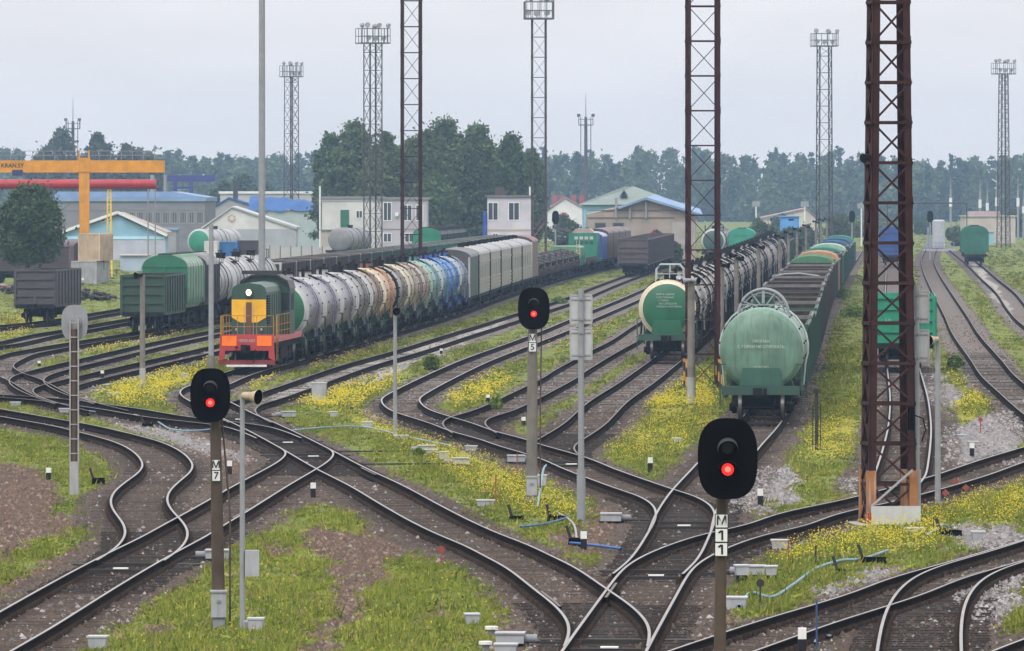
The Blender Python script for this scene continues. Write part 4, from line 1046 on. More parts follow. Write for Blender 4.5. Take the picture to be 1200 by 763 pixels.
E0 = put(van(c_dkgreen,P_('roof_dark',(0.10,0.10,0.12),.2),P_('end_dark',(0.075,0.07,0.078),.4),L=13.5,H=4.5,corner=P_('corner_grey',(.35,.36,.35),.2)),'C',E0+2,14.6,'dark green box wagon with a dark grey end behind the blue tank wagon','box wagon',None)
rf = van(c_reef,c_reefroof,c_reef,L=19.9,H=4.55,corr=9,corner=m_black,panels=P_('reefer_panel',(0.25,0.27,0.23),.2),vents=True,name='refrigerated_wagon')
for i in range(5): E0 = put(rf,'C',E0+1.5,20.9,f'cream refrigerated wagon with ribbed sides, {ordn(i)} from the dark green box wagon','refrigerated wagon','cream refrigerated wagons')
E0 = put(van(P_('van_brown',(.12,.085,.07),.4),P_('roof_maroon',(.20,.06,.06),.3),P_('van_end',(.07,.055,.06),.4),H=4.75,detail=False,corner=c_cream),'C',E0+1,14.7,'old brown box wagon with a maroon roof behind the cream wagons','box wagon',None)
fp = flat_wagon()
def heap(name, n, xr, yr, zt, mats, seed, parent=None):
    r_ = random.Random(seed); mb = MB()
    for k in range(n):
        c = Vector((r_.uniform(-xr,xr), r_.uniform(-yr,yr), r_.uniform(0.1,zt))); a = r_.uniform(-.25,.25)
        l = r_.uniform(.6,2.2); d_ = Vector((math.sin(a*3),math.cos(a*3),r_.uniform(-.15,.15)))
        c.z = min(c.z, zt*(1.05-abs(c.x)/xr*.7))
        mb.cyl(c-d_*l/2,c+d_*l/2,r_.uniform(.07,.16),mats[k%len(mats)],n=6)
    return mb.build(name, parent)
sh = None
for i in range(7):
    fy = E0+.5; E0 = put(fp,'C',fy,14.2,f'flat wagon with dark scrap, {ordn(i)} behind the maroon roofed wagon','flat wagon','flat wagons')
    x,a = at_track('C',fy+7)
    if sh is None: sh = heap('scrap_heap',130,1.35,5.8,1.5,[c_brown,m_steel,m_inner],3); o = sh
    else: o = copy_tree(sh)
    o.location=(x,fy+7,1.3); o.rotation_euler=(0,0,a); tag(o,f'dark heap of scrap on the {ordn(i)} flat wagon behind the maroon roof','scrap heap','scrap heaps on the flat wagons')
gg = P_('crane_green',(0.02,0.185,0.11),.25); lg = P_('crane_light_green',(0.13,0.28,0.15),.25)
def service_wagon():
    t = thing('service_wagon'); h=6.5
    mb = MB(); mb.box(-1.5,1.5,-h,h,1.0,1.3,gg); mb.build('deck', t)
    mb = MB(); mb.prism([(-1.55,1.3),(1.5,1.3),(1.5,2.85),(1.3,3.0),(-1.4,3.0),(-1.55,2.85)],-h+.1,h-.2,lg); mb.box(-1.57,1.52,-h+.06,h-.1,1.32,2.0,gg); mb.build('hood', t)
    mb = MB()
    for k in range(7): mb.bar((1.15,-h-.05,1.4+.3*k),(1.5,-h-.05,1.4+.3*k),.05,.05,c_cream)
    for xx in (1.15,1.5): mb.bar((xx,-h-.05,1.3),(xx,-h-.05,3.6),.05,.05,c_cream)
    mb.build('ladder', t)
    for y_ in (-4.3,4.3): bogie(t,y_,False)
    return t
E0 = put(service_wagon(),'C',E0+.6,13.6,'flat service wagon with a long light green hood before the green crane cab','service wagon',None)
for i in range(2): E0 = put(fp,'C',E0+.5,14.2,f'flat wagon between the light green hood and the green cab, {ordn(i)} of two','flat wagon','flat wagons')
def crane_wagon():
    t = thing('crane_wagon'); h=6.5
    mb = MB(); mb.box(-1.5,1.5,-h,h,1.0,1.3,gg); mb.build('deck', t)
    mb = MB(); mb.box(-1.55,1.55,-h,-1.0,1.3,4.15,gg); mb.box(-1.55,.2,-h-.01,-2,1.28,3.0,gg); cb = mb.build('cab', t)
    for zz in (2.95,3.45):
        for k in range(4):
            mb = MB(); mb.box(-.9+k*.55,-.52+k*.55,-h-.05,-h-.004,zz,zz+.32,m_letter if zz>3.2 else c_dkgreen); mb.build('window', cb)
    mb = MB(); mb.prism([(-1.2,4.153),(1.2,4.153),(.8,4.6),(-.8,4.6)],-h+.3,-2,P_('crane_roof_pink',(.36,.29,.25),.2)); mb.build('roof', cb)
    mb = MB(); mb.bar((-1.0,-h+1,4.2),(-3.0,-h-1,4.75),.25,.3,m_mgrey0); mb.bar((-1.0,-h+1,4.2),(.3,-1,4.7),.2,.2,m_mgrey0); mb.build('jib', t)
    for y_ in (-4.3,4.3): bogie(t,y_,False)
    return t
m_mgrey0 = pm('jib_grey',(.10,.10,.10))
E0 = put(crane_wagon(),'C',E0+.6,13.6,'green crane wagon with a tall square cab and white windows','crane wagon',None)
E0 = put(van(c_blue,P_('roof_bluegrey',(.30,.34,.44),.2),c_blue,detail=False,H=4.2),'C',E0+.4,14.6,'bright blue box wagon right of the green crane cab','box wagon',None)
vr = van(P_('van_rust',(.075,.045,.04),.5),P_('roof_rust',(.13,.075,.065),.5),P_('van_rust',(.10,.06,.05),.5),detail=False,H=4.5)
for i in range(4): E0 = put(vr,'C',E0+.4,14.6,f'rusty roofed box wagon behind the blue one, {ordn(i)} of four','box wagon','rusty roofed box wagons')

# ---- other wagons
put(gondola(c_bright,inner=c_bright,marks=True,rimc=c_bright),'P',372,13.0,'bright green open wagon standing behind the rusty lattice mast','open wagon',None)
put(gondola(c_blue,detail=False,H=3.9,load=c_blue,name='covered_wagon'),'P',900,13.0,'blue covered wagon far up the track behind the bright green wagon','covered wagon',None)
put(hopper(P_('hopper_green',(0.022,0.125,0.085),.2),P_('hopper_green',(0.022,0.125,0.085),.2),detail=False),'W',905,13.5,'lone dark green hopper wagon on the grassy track at the right','hopper wagon',None)
_gs = gondola(P_('gondola_slate',(0.065,0.062,0.072),.4)); _gs.scale = (.87,1,1)
put(_gs,'K',501,13.0,'dark grey open wagon standing alone at the far left','open wagon',None)
_gm = gondola(P_('gondola_moss',(0.026,0.060,0.040),.45)); _gm.scale = (.87,1,1)
I0 = put(_gm,'I',468,13.2,'dark green open wagon in front of the round ended hopper wagon','open wagon',None)
_hs = hopper(P_('hopper_sage',(0.17,0.29,0.21),.3),P_('hopper_sage_roof',(0.30,0.36,0.31),.25),endc=P_('hopper_end_green',(0.02,0.14,0.075),.2),dark=P_('hopper_sage',(0.17,0.29,0.21),.3),L=11.0); _hs.scale = (.92,1,1)
I0 = put(_hs,'I',I0+.4,11.6,'sage green hopper wagon with a round dark green end','hopper wagon',None)
I0 = put(hopper(c_dgrey,P_('hopper_grey_roof',(0.26,0.26,0.255),.3),detail=False,L=8.6),'I',I0+.3,9.2,'dark hopper wagon with a grey roof between the sage hopper and the silver tanks','hopper wagon',None)
silv = tank_wagon(P_('silver',(0.34,0.34,0.34),.5,.4,.25,dirt=(.13,.12,.11)),P_('silver',(0.50,0.50,0.50)),wr,detail=False,bands=m_frame)
for i in range(4): I0 = put(silv,'I',I0+.2,12.0,f'silver tank wagon left of the engine, {ordn(i)} behind the grey roofed hopper','tank wagon','silver tank wagons left of the engine')
H0 = I0+1; 
hp = {}
for i in range(26):
    k = 'brown' if i < 7 or i%6==0 else ('dark' if i<12 or i%5==2 else 'green')
    if k not in hp: hp[k] = gondola({'brown':c_brown,'dark':P_('row_dark_green',(.03,.075,.055),.4),'green':P_('row_green',(.04,.15,.11),.4)}[k],detail=False,endc=P_('post_pale',(.46,.45,.43),.25))
    H0 = put(hp[k],'I',H0+.6,13.2,f'{k+" green" if k=="dark" else k} open wagon with pale posts, {ordn(i)} in the long row behind the engine','open wagon','open wagons in the long row behind the engine')
J0 = 853
jh = hopper(P_('hopper_mist',(0.25,0.28,0.27),.3),P_('hopper_mist_roof',(0.22,0.27,0.245),.3),endc=P_('hopper_end_emerald',(0.015,0.20,0.11),.1),detail=False,dark=m_frame)
for i in range(5): J0 = put(jh,'J',J0+.3,13.7,f'grey hopper wagon with dark hoops and emerald end, {ordn(i)} of five before the trees','hopper wagon','grey hopper wagons with dark hoops')
F0 = 792; fb = gondola(P_('gondola_umber',(0.085,0.066,0.068),.4),detail=False,H=3.75)
for i in range(8): F0 = put(fb,'F',F0+.5,13.1,f'umber brown open wagon in the middle distance, {ordn(i)} of eight','open wagon','umber brown open wagons')
M0 = put(tank_wagon(c_dkgreen,P_('tank_end_darkgreen',(.03,.085,.07),.2),wr,detail=False,D=2.9,bands=m_frame),'M',945,12.5,'dark green tank wagon with a white rim seen through the lattice mast','tank wagon',None)
for i in range(3): M0 = put(tp[0],'M',M0,12.05,f'sooty tank wagon behind the white rimmed dark green one, {ordn(i)} of three','tank wagon','sooty tank wagons in the distance')
put(hopper(c_dgrey,P_('hood_teal',(0.03,0.26,0.17),.15),endc=P_('hood_teal',(0.03,0.26,0.17),.15),detail=False,H=4.3),'T',905,13.5,'teal green hopper wagon beyond the black tank train','hopper wagon',None)
# ------------------------------------------------------------------ signals, poles, masts
m_conc = pm('concrete_post', (0.185,0.17,0.15), rough=.9, var=.25, scale=2.5, streak=.45, dirt=(.10,.09,.08))
m_concl = pm('concrete_light', (0.34,0.34,0.335), rough=.85, var=.15, streak=.2)
m_galv = pm('galvanised', (0.26,0.27,0.285), rough=.5, var=.12, streak=.15)
m_blk = pm('signal_black', (0.005,0.005,0.006), rough=.9, var=.15, spec=.0)
m_wood = pm('brown_post', (0.085,0.063,0.048), rough=.9, var=.3, scale=3, streak=.4)
m_plate = pm('plate_white', (0.66,0.67,0.67), rough=.5, var=.06)
m_ink = pm('ink_black', (0.012,0.012,0.014), rough=.6)
m_redlit = pm('red_signal_lit', (0.9,0.02,0.02), emit=((1.0,0.02,0.02),1.5), rough=.3)
m_lensd = pm('lens_dark', (0.012,0.012,0.015), rough=.2)
m_visor = pm('visor_grey', (0.055,0.055,0.058), rough=.5, var=.25)

def stadium(w, h, n=40, p=2.7):
    out = []
    for k in range(n):
        a = 2*math.pi*k/n; c, s = math.cos(a), math.sin(a)
        out.append((w/2*math.copysign(abs(c)**(2/p),c), h/2*math.copysign(abs(s)**(2/p),s)))
    return out
def light_signal(px, Y, zh, hw, hh, rows, plate_z, pw, ph, post_r, post_mat, dx, label, pipe=True, basebox=True, back=False):
    x = XA(px, Y); t = thing('light_signal', (x,Y,GZ), 0, label, 'railway signal', 'light signals')
    o = -GZ
    mb = MB(); mb.cyl((0,0,-.3),(dx*.5,0,zh+o-hh*.2),post_r*1.12,post_mat,r1=post_r*.85,n=14); mb.build('post', t)
    mb = MB(); prof = [(a+dx,b+zh+o) for a,b in stadium(hw,hh)]
    yb = -post_r-.18 if not back else post_r+.06
    if back:
        mb.prism(prof,yb,yb+.05,m_galv); mb.cyl((dx,yb-.01,zh+o),(dx,yb-.12,zh+o),.2,m_galv,n=14)
        mb.build('backplate', t); return t
    mb.prism(prof,yb,yb+.06,m_blk); mb.build('backplate', t)
    mb = MB(); mb.box(dx-.17,dx+.17,yb+.06,yb+.30,zh+o-.34,zh+o+.34,m_blk); mb.build('housing', t)
    for lit, dz in ((False,.15),(True,-.15)):
        zc = zh+o+dz
        mb = MB(); mb.cyl((dx,yb,zc),(dx,yb-.015,zc),.085,m_redlit if lit else m_lensd,n=20)
        if lit: mb.cyl((dx,yb-.016,zc),(dx,yb-.022,zc),.042,pm('red_signal_core',(1,.1,.1),emit=((1.0,.10,.07),3.2),rough=.3),n=16)
        lens = mb.build('lens', t)
        mb = MB(); n = 14; r = .145; Lv = .30
        vs=[];fs=[]
        for i in range(n+1):
            a = -.25+(math.pi+.5)*i/n
            droop = .5+.5*max(0,math.sin(a))
            for yy, rr in ((yb,r),(yb-Lv*droop,r*.97)):
                vs.append((dx+math.cos(a)*rr, yy, zc+math.sin(a)*rr-(.03 if yy<yb else 0)))
        for i in range(n): fs.append((2*i,2*i+1,2*i+3,2*i+2))
        mb.add(vs,fs,m_visor if not lit else m_blk,True)
        vi=[(v[0]*1.0-(v[0]-dx)*.04,v[1],v[2]-(v[2]-zc)*.04) for v in vs]; mb.add(vi,[f[::-1] for f in fs],m_blk,True)
        mb.build('visor', lens)
    # number plates, one character each
    for i, ch in enumerate(rows):
        zc = plate_z+o-i*(ph+.01); yy = -post_r*1.12-.03
        xc = dx*.5*(zc/(zh+o))
        mb = MB(); mb.box(xc-pw/2-.012,xc+pw/2+.012,yy,yy+.025,zc-ph/2-.004,zc+ph/2+.004,m_ink); mb.box(xc-pw/2,xc+pw/2,yy-.012,yy-.001,zc-ph/2+.006,zc+ph/2-.006,m_plate)
        p = mb.build('number_plate', t)
        if ch == '1':
            mb = MB(); mb.box(xc-.002,xc+.026,yy-.018,yy-.0125,zc-ph*.36,zc+ph*.36,m_ink); mb.bar((xc+.004,yy-.0165,zc+ph*.34),(xc-.04,yy-.0165,zc+ph*.17),.005,.026,m_ink); mb.build('character', p)
        else: text_mesh('character', ch, ph*.95, m_ink, p, (xc,yy-.016,zc), bold=.0025)
        bpy.context.view_layer.update()
    if basebox:
        mb = MB(); mb.box(-.15,.15,-post_r-.22,-post_r-.02,.25,.75,m_box); mb.box(-.17,.17,-post_r-.25,-post_r,.75,.79,m_box); mb.box(-.04,.04,-post_r-.25,-post_r-.221,.55,.6,m_boxd); mb.box(-.12,.12,-post_r-.17,-post_r-.04,-.02,.25,m_boxd); mb.build('junction_box', t)
    if pipe:
        mb = MB(); mb.tube([(post_r+.09,.02,-.1),(post_r+.09,.02,(zh+o)*.5),(dx+.22,.02,zh+o-.5),(dx+.12,-.02,zh+o-.35)],.022,m_wood); mb.build('conduit', t)
    return t
light_signal(257,154,4.45,.80,1.08,'М7',3.05,.155,.21,.125,m_wood,-.17,'black signal head with a red light above the plate M 7')
light_signal(623,216,5.25,.89,1.18,'М5',4.42,.20,.25,.155,m_conc,.06,'black signal head with a red light above the plate M 5')
light_signal(840.5,108,4.77,.84,1.14,'М11',3.89,.165,.19,.088,m_wood,.14,'largest black signal head with a red light, above the plate M 1 1',pipe=False)
# signal seen from behind
t = light_signal(87,222,4.75,.76,1.02,'',0,0,0,.10,m_wood,.0,'signal seen from behind on a banded brown post at the left',back=True)
mb = MB()
mb.box(-.135,-.1,-.09,.09,-.1,5.1,m_concl); mb.build('flange', t); mb = MB(); mb.box(.1,.135,-.09,.09,-.1,5.1,m_concl); mb.build('flange', t)
for k in range(10):
    mb = MB(); zz = 1.2+.42*k; mb.box(-.11,.11,-.112,-.104,zz,zz+.03,m_concl); mb.build('band', t)
mb = MB(); mb.box(-.12,.12,-.118,.118,-.1,.98,m_concl); mb.build('base_sleeve', t)

def speaker(parent, p, aim, col=None, L=.34, r=.155):
    """horn loudspeaker"""
    col = col or pm('horn_tan', (0.42,0.34,0.24), rough=.6, var=.2)
    a = Vector(p); d_ = Vector(aim).normalized(); mb = MB()
    mb.cyl(a-d_*L*.5,a,.07,col,n=10,r1=.09); mb.cyl(a,a+d_*L*.6,.08,col,r1=r,n=16,caps=False)
    mb.cyl(a+d_*L*.3,a+d_*L*.59,.05,m_blk,r1=r*.93,n=16,caps=False); mb.cyl(a+d_*L*.30,a+d_*L*.31,r*.6,m_blk,n=14)
    return mb.build('horn', parent)
def speaker_pole(px, py, ptop, r, mat, horns, label, white=0, group='loudspeaker poles', r1=None, horncol=None, box=False):
    x, Y = G(px,py,GZ); z = ZA(ptop,Y)-GZ
    t = thing('speaker_pole', (x,Y,GZ), 0, label, 'loudspeaker pole', group)
    mb = MB(); mb.cyl((0,0,-.2),(0,0,z),r,mat,r1=r1 or r*.85,n=12)
    mb.build('pole', t)
    if white:
        mb = MB(); mb.cyl((0,0,-.2),(0,0,white),r*1.06,m_concl,n=12); mb.build('white_base', t)
    for aim in horns: speaker(t,(aim[0]*.18,-r-.05+aim[1]*.1,z-.02+(aim[2] if len(aim)>2 else 0)),(aim[0],aim[1],-.08),horncol)
    if box:
        mb = MB(); mb.box(r,r+.28,-.1,.1,box,box+.52,m_box); mb.build('junction_box', t)
        mb = MB(); mb.cyl((r+.12,-.15,0),(r+.12,-.15,.22),.16,m_box,n=12); mb.box(r+.0,r+.25,-.32,-.3,.08,.2,m_boxd); mb.build('base_box', t)
    return t
speaker_pole(284,740,463,.056,m_galv,[(.9,-.6)],'slim grey pole with a tan loudspeaker right of the M7 signal',box=1.1)
speaker_pole(463,510,364,.075,m_galv,[(.15,-1)],'slim grey pole with a round loudspeaker between grass and blue hose, below the tank train')
speaker_pole(1099,590,397,.085,m_galv,[(-.7,-.7)],'slim grey pole with a tan loudspeaker just right of the rusty mast')
speaker_pole(810,473,328,.17,m_conc,[(-1,-.15),(.8,-.7)],'thick concrete pole with twin grey loudspeakers beside the cream rimmed tank wagon',white=1.1,horncol=m_galv)
speaker_pole(167,452,322,.13,m_conc,[(-.8,-.6)],'concrete pole with a white base in front of the dark green open wagon',white=.8,horncol=m_black)
tk_ = [845.7,863,889,913.5,924,934,944.6,956,962,969]
for i, px in enumerate(tk_):
    k = (px-600)/9000.0
    cs, cr2 = CEN['S'], CEN['R']
    best = min(range(330,1000,2), key=lambda Y: abs(k*Y-(at_track('R',Y)[0]*.5+at_track('S',Y)[0]*.5)))
    Y = float(best); base = YH+FPX*(HC-GZ)/Y
    speaker_pole(px,base,base-5.35*FPX/Y,.14,m_conc,[(-.9,-.4,.05),(.9,-.4,-.1)],f'grey concrete pole with twin black loudspeakers, {ordn(i)} in the row between the two long trains',group='loudspeaker poles between the long trains',horncol=m_black)
# plain poles
def plain_pole(px, Y, top, r, mat, label, name='pole', r1=None, cat='pole'):
    t = thing(name,(XA(px,Y),Y,GZ),0,label,cat); mb = MB(); mb.cyl((0,0,-.2),(0,0,top-GZ),r,mat,r1=r1 or r*.8,n=12); mb.build('shaft', t); return t
t = plain_pole(307,409,22,.19,m_galv,'tall plain grey pole rising above the engine','lamp_pole',r1=.16)
t = plain_pole(247.5,366,ZA(263,366),.135,m_galv,'shorter grey pole left of the engine with a dark sleeve at its foot','lamp_pole')
mb = MB(); mb.cyl((0,0,-.2),(0,0,1.0),.19,m_conc,n=12); mb.build('sleeve', t)
# twin white boards seen from behind
def board_post(px,py,ptop,boards,hw,label,off=0.0):
    x,Y = G(px,py,GZ); s = FPX/Y
    t = thing('sign_post',(x,Y,GZ),0,label,'sign post','white boards seen from behind')
    mb = MB(); mb.cyl((0,0,-.2),(0,0,ZA(ptop,Y)-GZ),.085,m_galv,r1=.075,n=12); mb.cyl((0,0,-.1),(0,0,1.4),.115,m_galv,n=12); mb.build('pole', t)
    for y0,y1 in boards:
        z1,z0 = ZA(y0,Y)-GZ, ZA(y1,Y)-GZ
        mb = MB(); mb.box(off-hw,off+hw,.10,.125,z0,z1,pm('board_back',(0.46,0.47,0.48),rough=.6,var=.1,streak=.3,dirt=(.35,.34,.33)))
        fr = pm('board_frame',(0.38,0.38,0.37),rough=.6,var=.2)
        for a,b in ((z0,z0+.05),(z1-.05,z1)): mb.box(off-hw-.01,off+hw+.01,.085,.099,a,b,fr)
        for sx in (-1,1): mb.box(off+sx*hw-.02,off+sx*hw+.02,.08,.099,z0+.051,z1-.051,fr)
        b_ = mb.build('board', t)
        for zz in (z0+.13,z1-.13):
            mb = MB(); mb.box(off-hw+.03,off+hw-.03,.075,.098,zz-.02,zz+.02,m_box); mb.box(-.06,.06,-.1,.07,zz-.03,zz+.03,m_boxd); mb.build('clamp', b_)
    return t
board_post(681,612,338,[(345,380),(384,422)],.285,'grey post with two white boards seen from behind, right of the M5 signal')
board_post(1074,612,333,[(340,379),(386,425)],.21,'slim post with two white boards standing against the rusty mast',off=.12)

# lattice masts
def rustm(n, c, d): return pm(n, c, rough=.85, var=.4, scale=2.0, streak=.4, dirt=d)
m_rust = rustm('mast_rust', (0.040,0.0145,0.0125), (0.018,0.011,0.010))
m_rust2 = rustm('mast_maroon', (0.045,0.018,0.0165), (0.03,0.022,0.02))
m_mgrey = rustm('mast_grey', (0.075,0.067,0.065), (0.05,0.035,0.03))
m_ored = pm('mast_stained_foot', (0.32,0.145,0.06), rough=.8, var=.35, scale=1.5, streak=.85, dirt=(.46,.43,.39))
def lattice(px, Y, w0, w1, ht, sec, leg, brace, mat, label, rz=.12, head=None, paint=None, name='floodlight_mast', flat=False, z0=0.0, cat='lattice mast'):
    x = XA(px,Y); t = thing(name,(x,Y,GZ),rz,label,cat,'lattice masts')
    W = lambda z: (w0+(w1-w0)*z/ht)/2
    for sx in (-1,1):
        for sy in (-1,1):
            mb = MB(); a = (sx*W(z0),sy*W(z0),z0); b = (sx*W(ht),sy*W(ht),ht)
            th = leg*.16
            # angle iron: two flanges
            for (ox,oy,wx,wy) in ((-sx*leg/2+sx*th/2,0,leg,th),(0,-sy*leg/2+sy*th/2,th,leg)):
                vs=[]
                for (cx,cy,cz) in (a,b):
                    for dx,dy in ((-1,-1),(1,-1),(1,1),(-1,1)): vs.append((cx+ox+dx*wx/2+(sx*th*.02 if wy>wx else 0),cy+oy+dy*wy/2,cz))
                mb.add(vs,[(0,1,5,4),(1,2,6,5),(2,3,7,6),(3,0,4,7),(4,5,6,7)],mat)
            mb.build('leg', t)
    mb = MB(); z = z0; k = 0
    while z < ht-.1:
        z2 = min(z+sec, ht); a, b = W(z), W(z2)
        for f in range(4):
            c = [(-1,-1),(1,-1),(1,1),(-1,1)]; p, q = c[f], c[(f+1)%4]
            A=(p[0]*a,p[1]*a,z);B=(q[0]*a,q[1]*a,z);Cc_=(p[0]*b,p[1]*b,z2);D=(q[0]*b,q[1]*b,z2)
            mb.bar(A,B,brace,brace*.8,mat)
            if f == 2: continue
            mb.bar(A,D,brace*.7,brace*.5,mat)
            mb.bar(B,Cc_,brace*.7,brace*.5,mat)
        if k % 2 == 0 and sec < 2 and leg > .15:
            for sx in (-1,1):
                mb.box(sx*a-.17 if sx>0 else sx*a-.03, sx*a+.03 if sx>0 else sx*a+.17, -a-.012,-a-.002, z-.16,z+.16,mat)
        z = z2; k += 1
    mb.build('bracing', t)
    if paint:
        hh, pmn = paint
        for sx in (-1,1):
            for sy in (-1,1):
                mb = MB(); w_ = W(0); mb.box(sx*w_-leg*.62,sx*w_+leg*.62,sy*w_-leg*.62,sy*w_+leg*.62,-.2,hh,pmn); mb.build('painted_foot', t)
    if head:
        hw = head; zt = ht; pf = P_('platform_grey',(.10,.10,.105),.3)
        mb = MB(); mb.box(-hw,hw,-hw,hw,zt,zt+.15,pf); plat = mb.build('platform', t)
        mb = MB()
        for (p,q) in (((-hw,-hw),(hw,-hw)),((hw,-hw),(hw,hw)),((hw,hw),(-hw,hw)),((-hw,hw),(-hw,-hw))):
            for zz in (.9,1.8): mb.bar((p[0],p[1],zt+zz),(q[0],q[1],zt+zz),.06,.06,pf)
            for u in (0,.25,.5,.75): mb.bar((p[0]+(q[0]-p[0])*u,p[1]+(q[1]-p[1])*u,zt),(p[0]+(q[0]-p[0])*u,p[1]+(q[1]-p[1])*u,zt+1.8),.06,.06,pf)
        mb.build('guard_rail', plat)
        lampm = pm('lamp_housing',(.30,.31,.32),rough=.45,var=.2); gl_ = pm('lamp_glass',(.5,.52,.54),rough=.2,var=.1)
        for i,(u,v,up) in enumerate(((-.8,-1,.5),(-.2,-1,.4),(.5,-1,.45),(.9,-1,1.9),(-.9,-1,2.0),(.1,-1,1.95),(-.5,1,2.0),(.6,1,1.9))):
            c = Vector((u*hw,v*hw*.8,zt+up+.25)); d_ = Vector((u*.4,v,-.45)).normalized()
            mb = MB(); mb.cyl(c-d_*.18,c+d_*.16,.18,lampm,r1=.33,n=10); mb.cyl(c+d_*.161,c+d_*.175,.31,gl_,n=10); mb.bar(c,(c.x,c.y,zt+.15),.06,.06,pf); mb.build('floodlight', t)
    return t
near = lattice(1041,203,1.25,.66,27,1.06,.19,.10,m_rust,'nearest tall rusty lattice mast with an orange stained foot, right of centre',rz=.13)
NB = GZ
mb = MB()
for sx in (-1,1):
    for sy in (-1,1):
        mb = MB(); w_ = .56; mb.box(sx*w_-.115,sx*w_+.115,sy*w_-.115,sy*w_+.115,-.1,1.42,m_ored); mb.build('stained_foot', near)
mb = MB(); mb.box(-.62,.70,-.90,-.885,.02,.50,pm('foot_board_white',(.46,.47,.48),rough=.5,var=.1,streak=.35,dirt=(.4,.35,.3))); mb.box(-1.0,1.0,-1.0,1.0,-.2,.02,m_concl); mb.build('foot_board', near)
mb = MB(); mb.bar((-.6,-.84,.5),(.5,-.84,1.45),.07,.05,m_concl); mb.bar((.6,.84,.5),(-.5,.84,1.45),.07,.05,m_mgrey); mb.build('stay', near)
mb = MB(); mb.box(-.72,-.62,-.93,-.915,.1,.3,P_('marker_red',(.35,.03,.03),.2)); mb.cyl((-.67,-.925,.3),(-.67,-.92,.36),.04,P_('marker_red',(.35,.03,.03),.2),n=8); mb.build('red_marker', near)
mb = MB(); mb.box(.38,.52,-.92,-.8,2.5,3.1,m_blk); mb.tube([(.52,-.85,2.9),(.78,-.85,2.8),(.84,-.85,2.5),(.74,-.85,2.2)],.02,m_blk); mb.build('switch_box', near)
mb = MB(); mb.bar((-.45,-.4,9.7),(-.7,-.5,9.7),.05,.05,m_black); mb.cyl((-.62,-.5,9.7),(-.78,-.65,9.65),.08,m_black,r1=.13,n=10); mb.build('lamp', near)
stripe = bpy.data.materials.new('hazard_stripes'); stripe.use_nodes = True
_n = stripe.node_tree; _w = _n.nodes.new('ShaderNodeTexWave'); _w.wave_type='BANDS'; _w.bands_direction='DIAGONAL'; _w.inputs['Scale'].default_value=.75
_t = _n.nodes.new('ShaderNodeTexCoord'); _n.links.new(_t.outputs['Object'],_w.inputs['Vector'])
_r = _n.nodes.new('ShaderNodeValToRGB'); _r.color_ramp.interpolation='CONSTANT'; _r.color_ramp.elements[0].color=(.02,.015,.012,1); _r.color_ramp.elements[1].color=(.55,.27,.05,1); _r.color_ramp.elements[1].position=.5
_n.links.new(_w.outputs['Fac'],_r.inputs[0]); _n.links.new(_r.outputs[0],_n.nodes['Principled BSDF'].inputs['Base Color'])
lattice(823.5,342,1.44,1.44,27,1.55,.16,.07,m_rust2,'tall maroon lattice mast with striped feet between the two front tank wagons',rz=.05,paint=(1.35,stripe))
lattice(482,562,1.45,1.45,27,1.9,.15,.07,m_rust2,'tall thin maroon lattice mast rising behind the coloured tank wagons',rz=.1)
lattice(631.5,782,1.5,1.5,26.4,2.05,.14,.07,m_mgrey,'grey lattice mast with a floodlight basket above the cream wagons',head=1.45,rz=.06)
lattice(437,900,1.65,1.65,26.2,2.1,.15,.08,m_mgrey,'grey lattice mast with a floodlight basket in front of the white building',head=1.5,rz=.5)
lattice(341.5,1200,1.75,1.6,26.8,2.0,.15,.08,m_mgrey,'far grey lattice mast with a floodlight basket left of the tree clump',head=1.3,rz=.7)
lattice(966,1059,2.0,1.75,28.9,2.3,.16,.09,m_mgrey,'grey lattice mast with a floodlight basket behind the far end of the long train',head=1.6,rz=.2)
lattice(1176,1223,1.7,1.15,27.6,1.5,.17,.09,m_mgrey,'narrow dark lattice mast with a floodlight basket near the right edge',head=1.45,rz=.4)
# tubular aerials
for px,Y,top,lab in ((686.5,1830,ZA(136,1830),'thin tubular mast with an aerial above the green roofed building'),(85.5,1930,ZA(141,1930),'thin mast with an aerial above the trees at the far left')):
    t = thing('aerial_mast',(XA(px,Y),Y,GZ),0,lab,'aerial mast')
    mb = MB(); mb.cyl((0,0,0),(0,0,top),.55,m_mgrey,r1=.35,n=8); mb.cyl((0,0,top),(0,0,top+6),.12,m_mgrey,r1=.03,n=6)
    for dx in (-1.2,1.2): mb.cyl((dx,0,0),(dx,0,top),.1,m_mgrey,n=5)
    mb.build('shaft', t)
    mb = MB(); mb.box(-1.7,1.7,-1.7,1.7,top-2,top-1.8,m_mgrey)
    for sx in (-1.7,1.7):
        mb.bar((sx,-1.7,top-1.8),(sx,-1.7,top+.2),.14,.14,m_mgrey); mb.bar((sx,1.7,top-1.8),(sx,1.7,top+.2),.14,.14,m_mgrey); mb.cbox((sx,-1.8,top+.4),(.8,.6,.7),m_mgrey)
    mb.bar((-1.7,-1.7,top-.6),(1.7,-1.7,top-.6),.12,.12,m_mgrey); mb.build('platform', t)

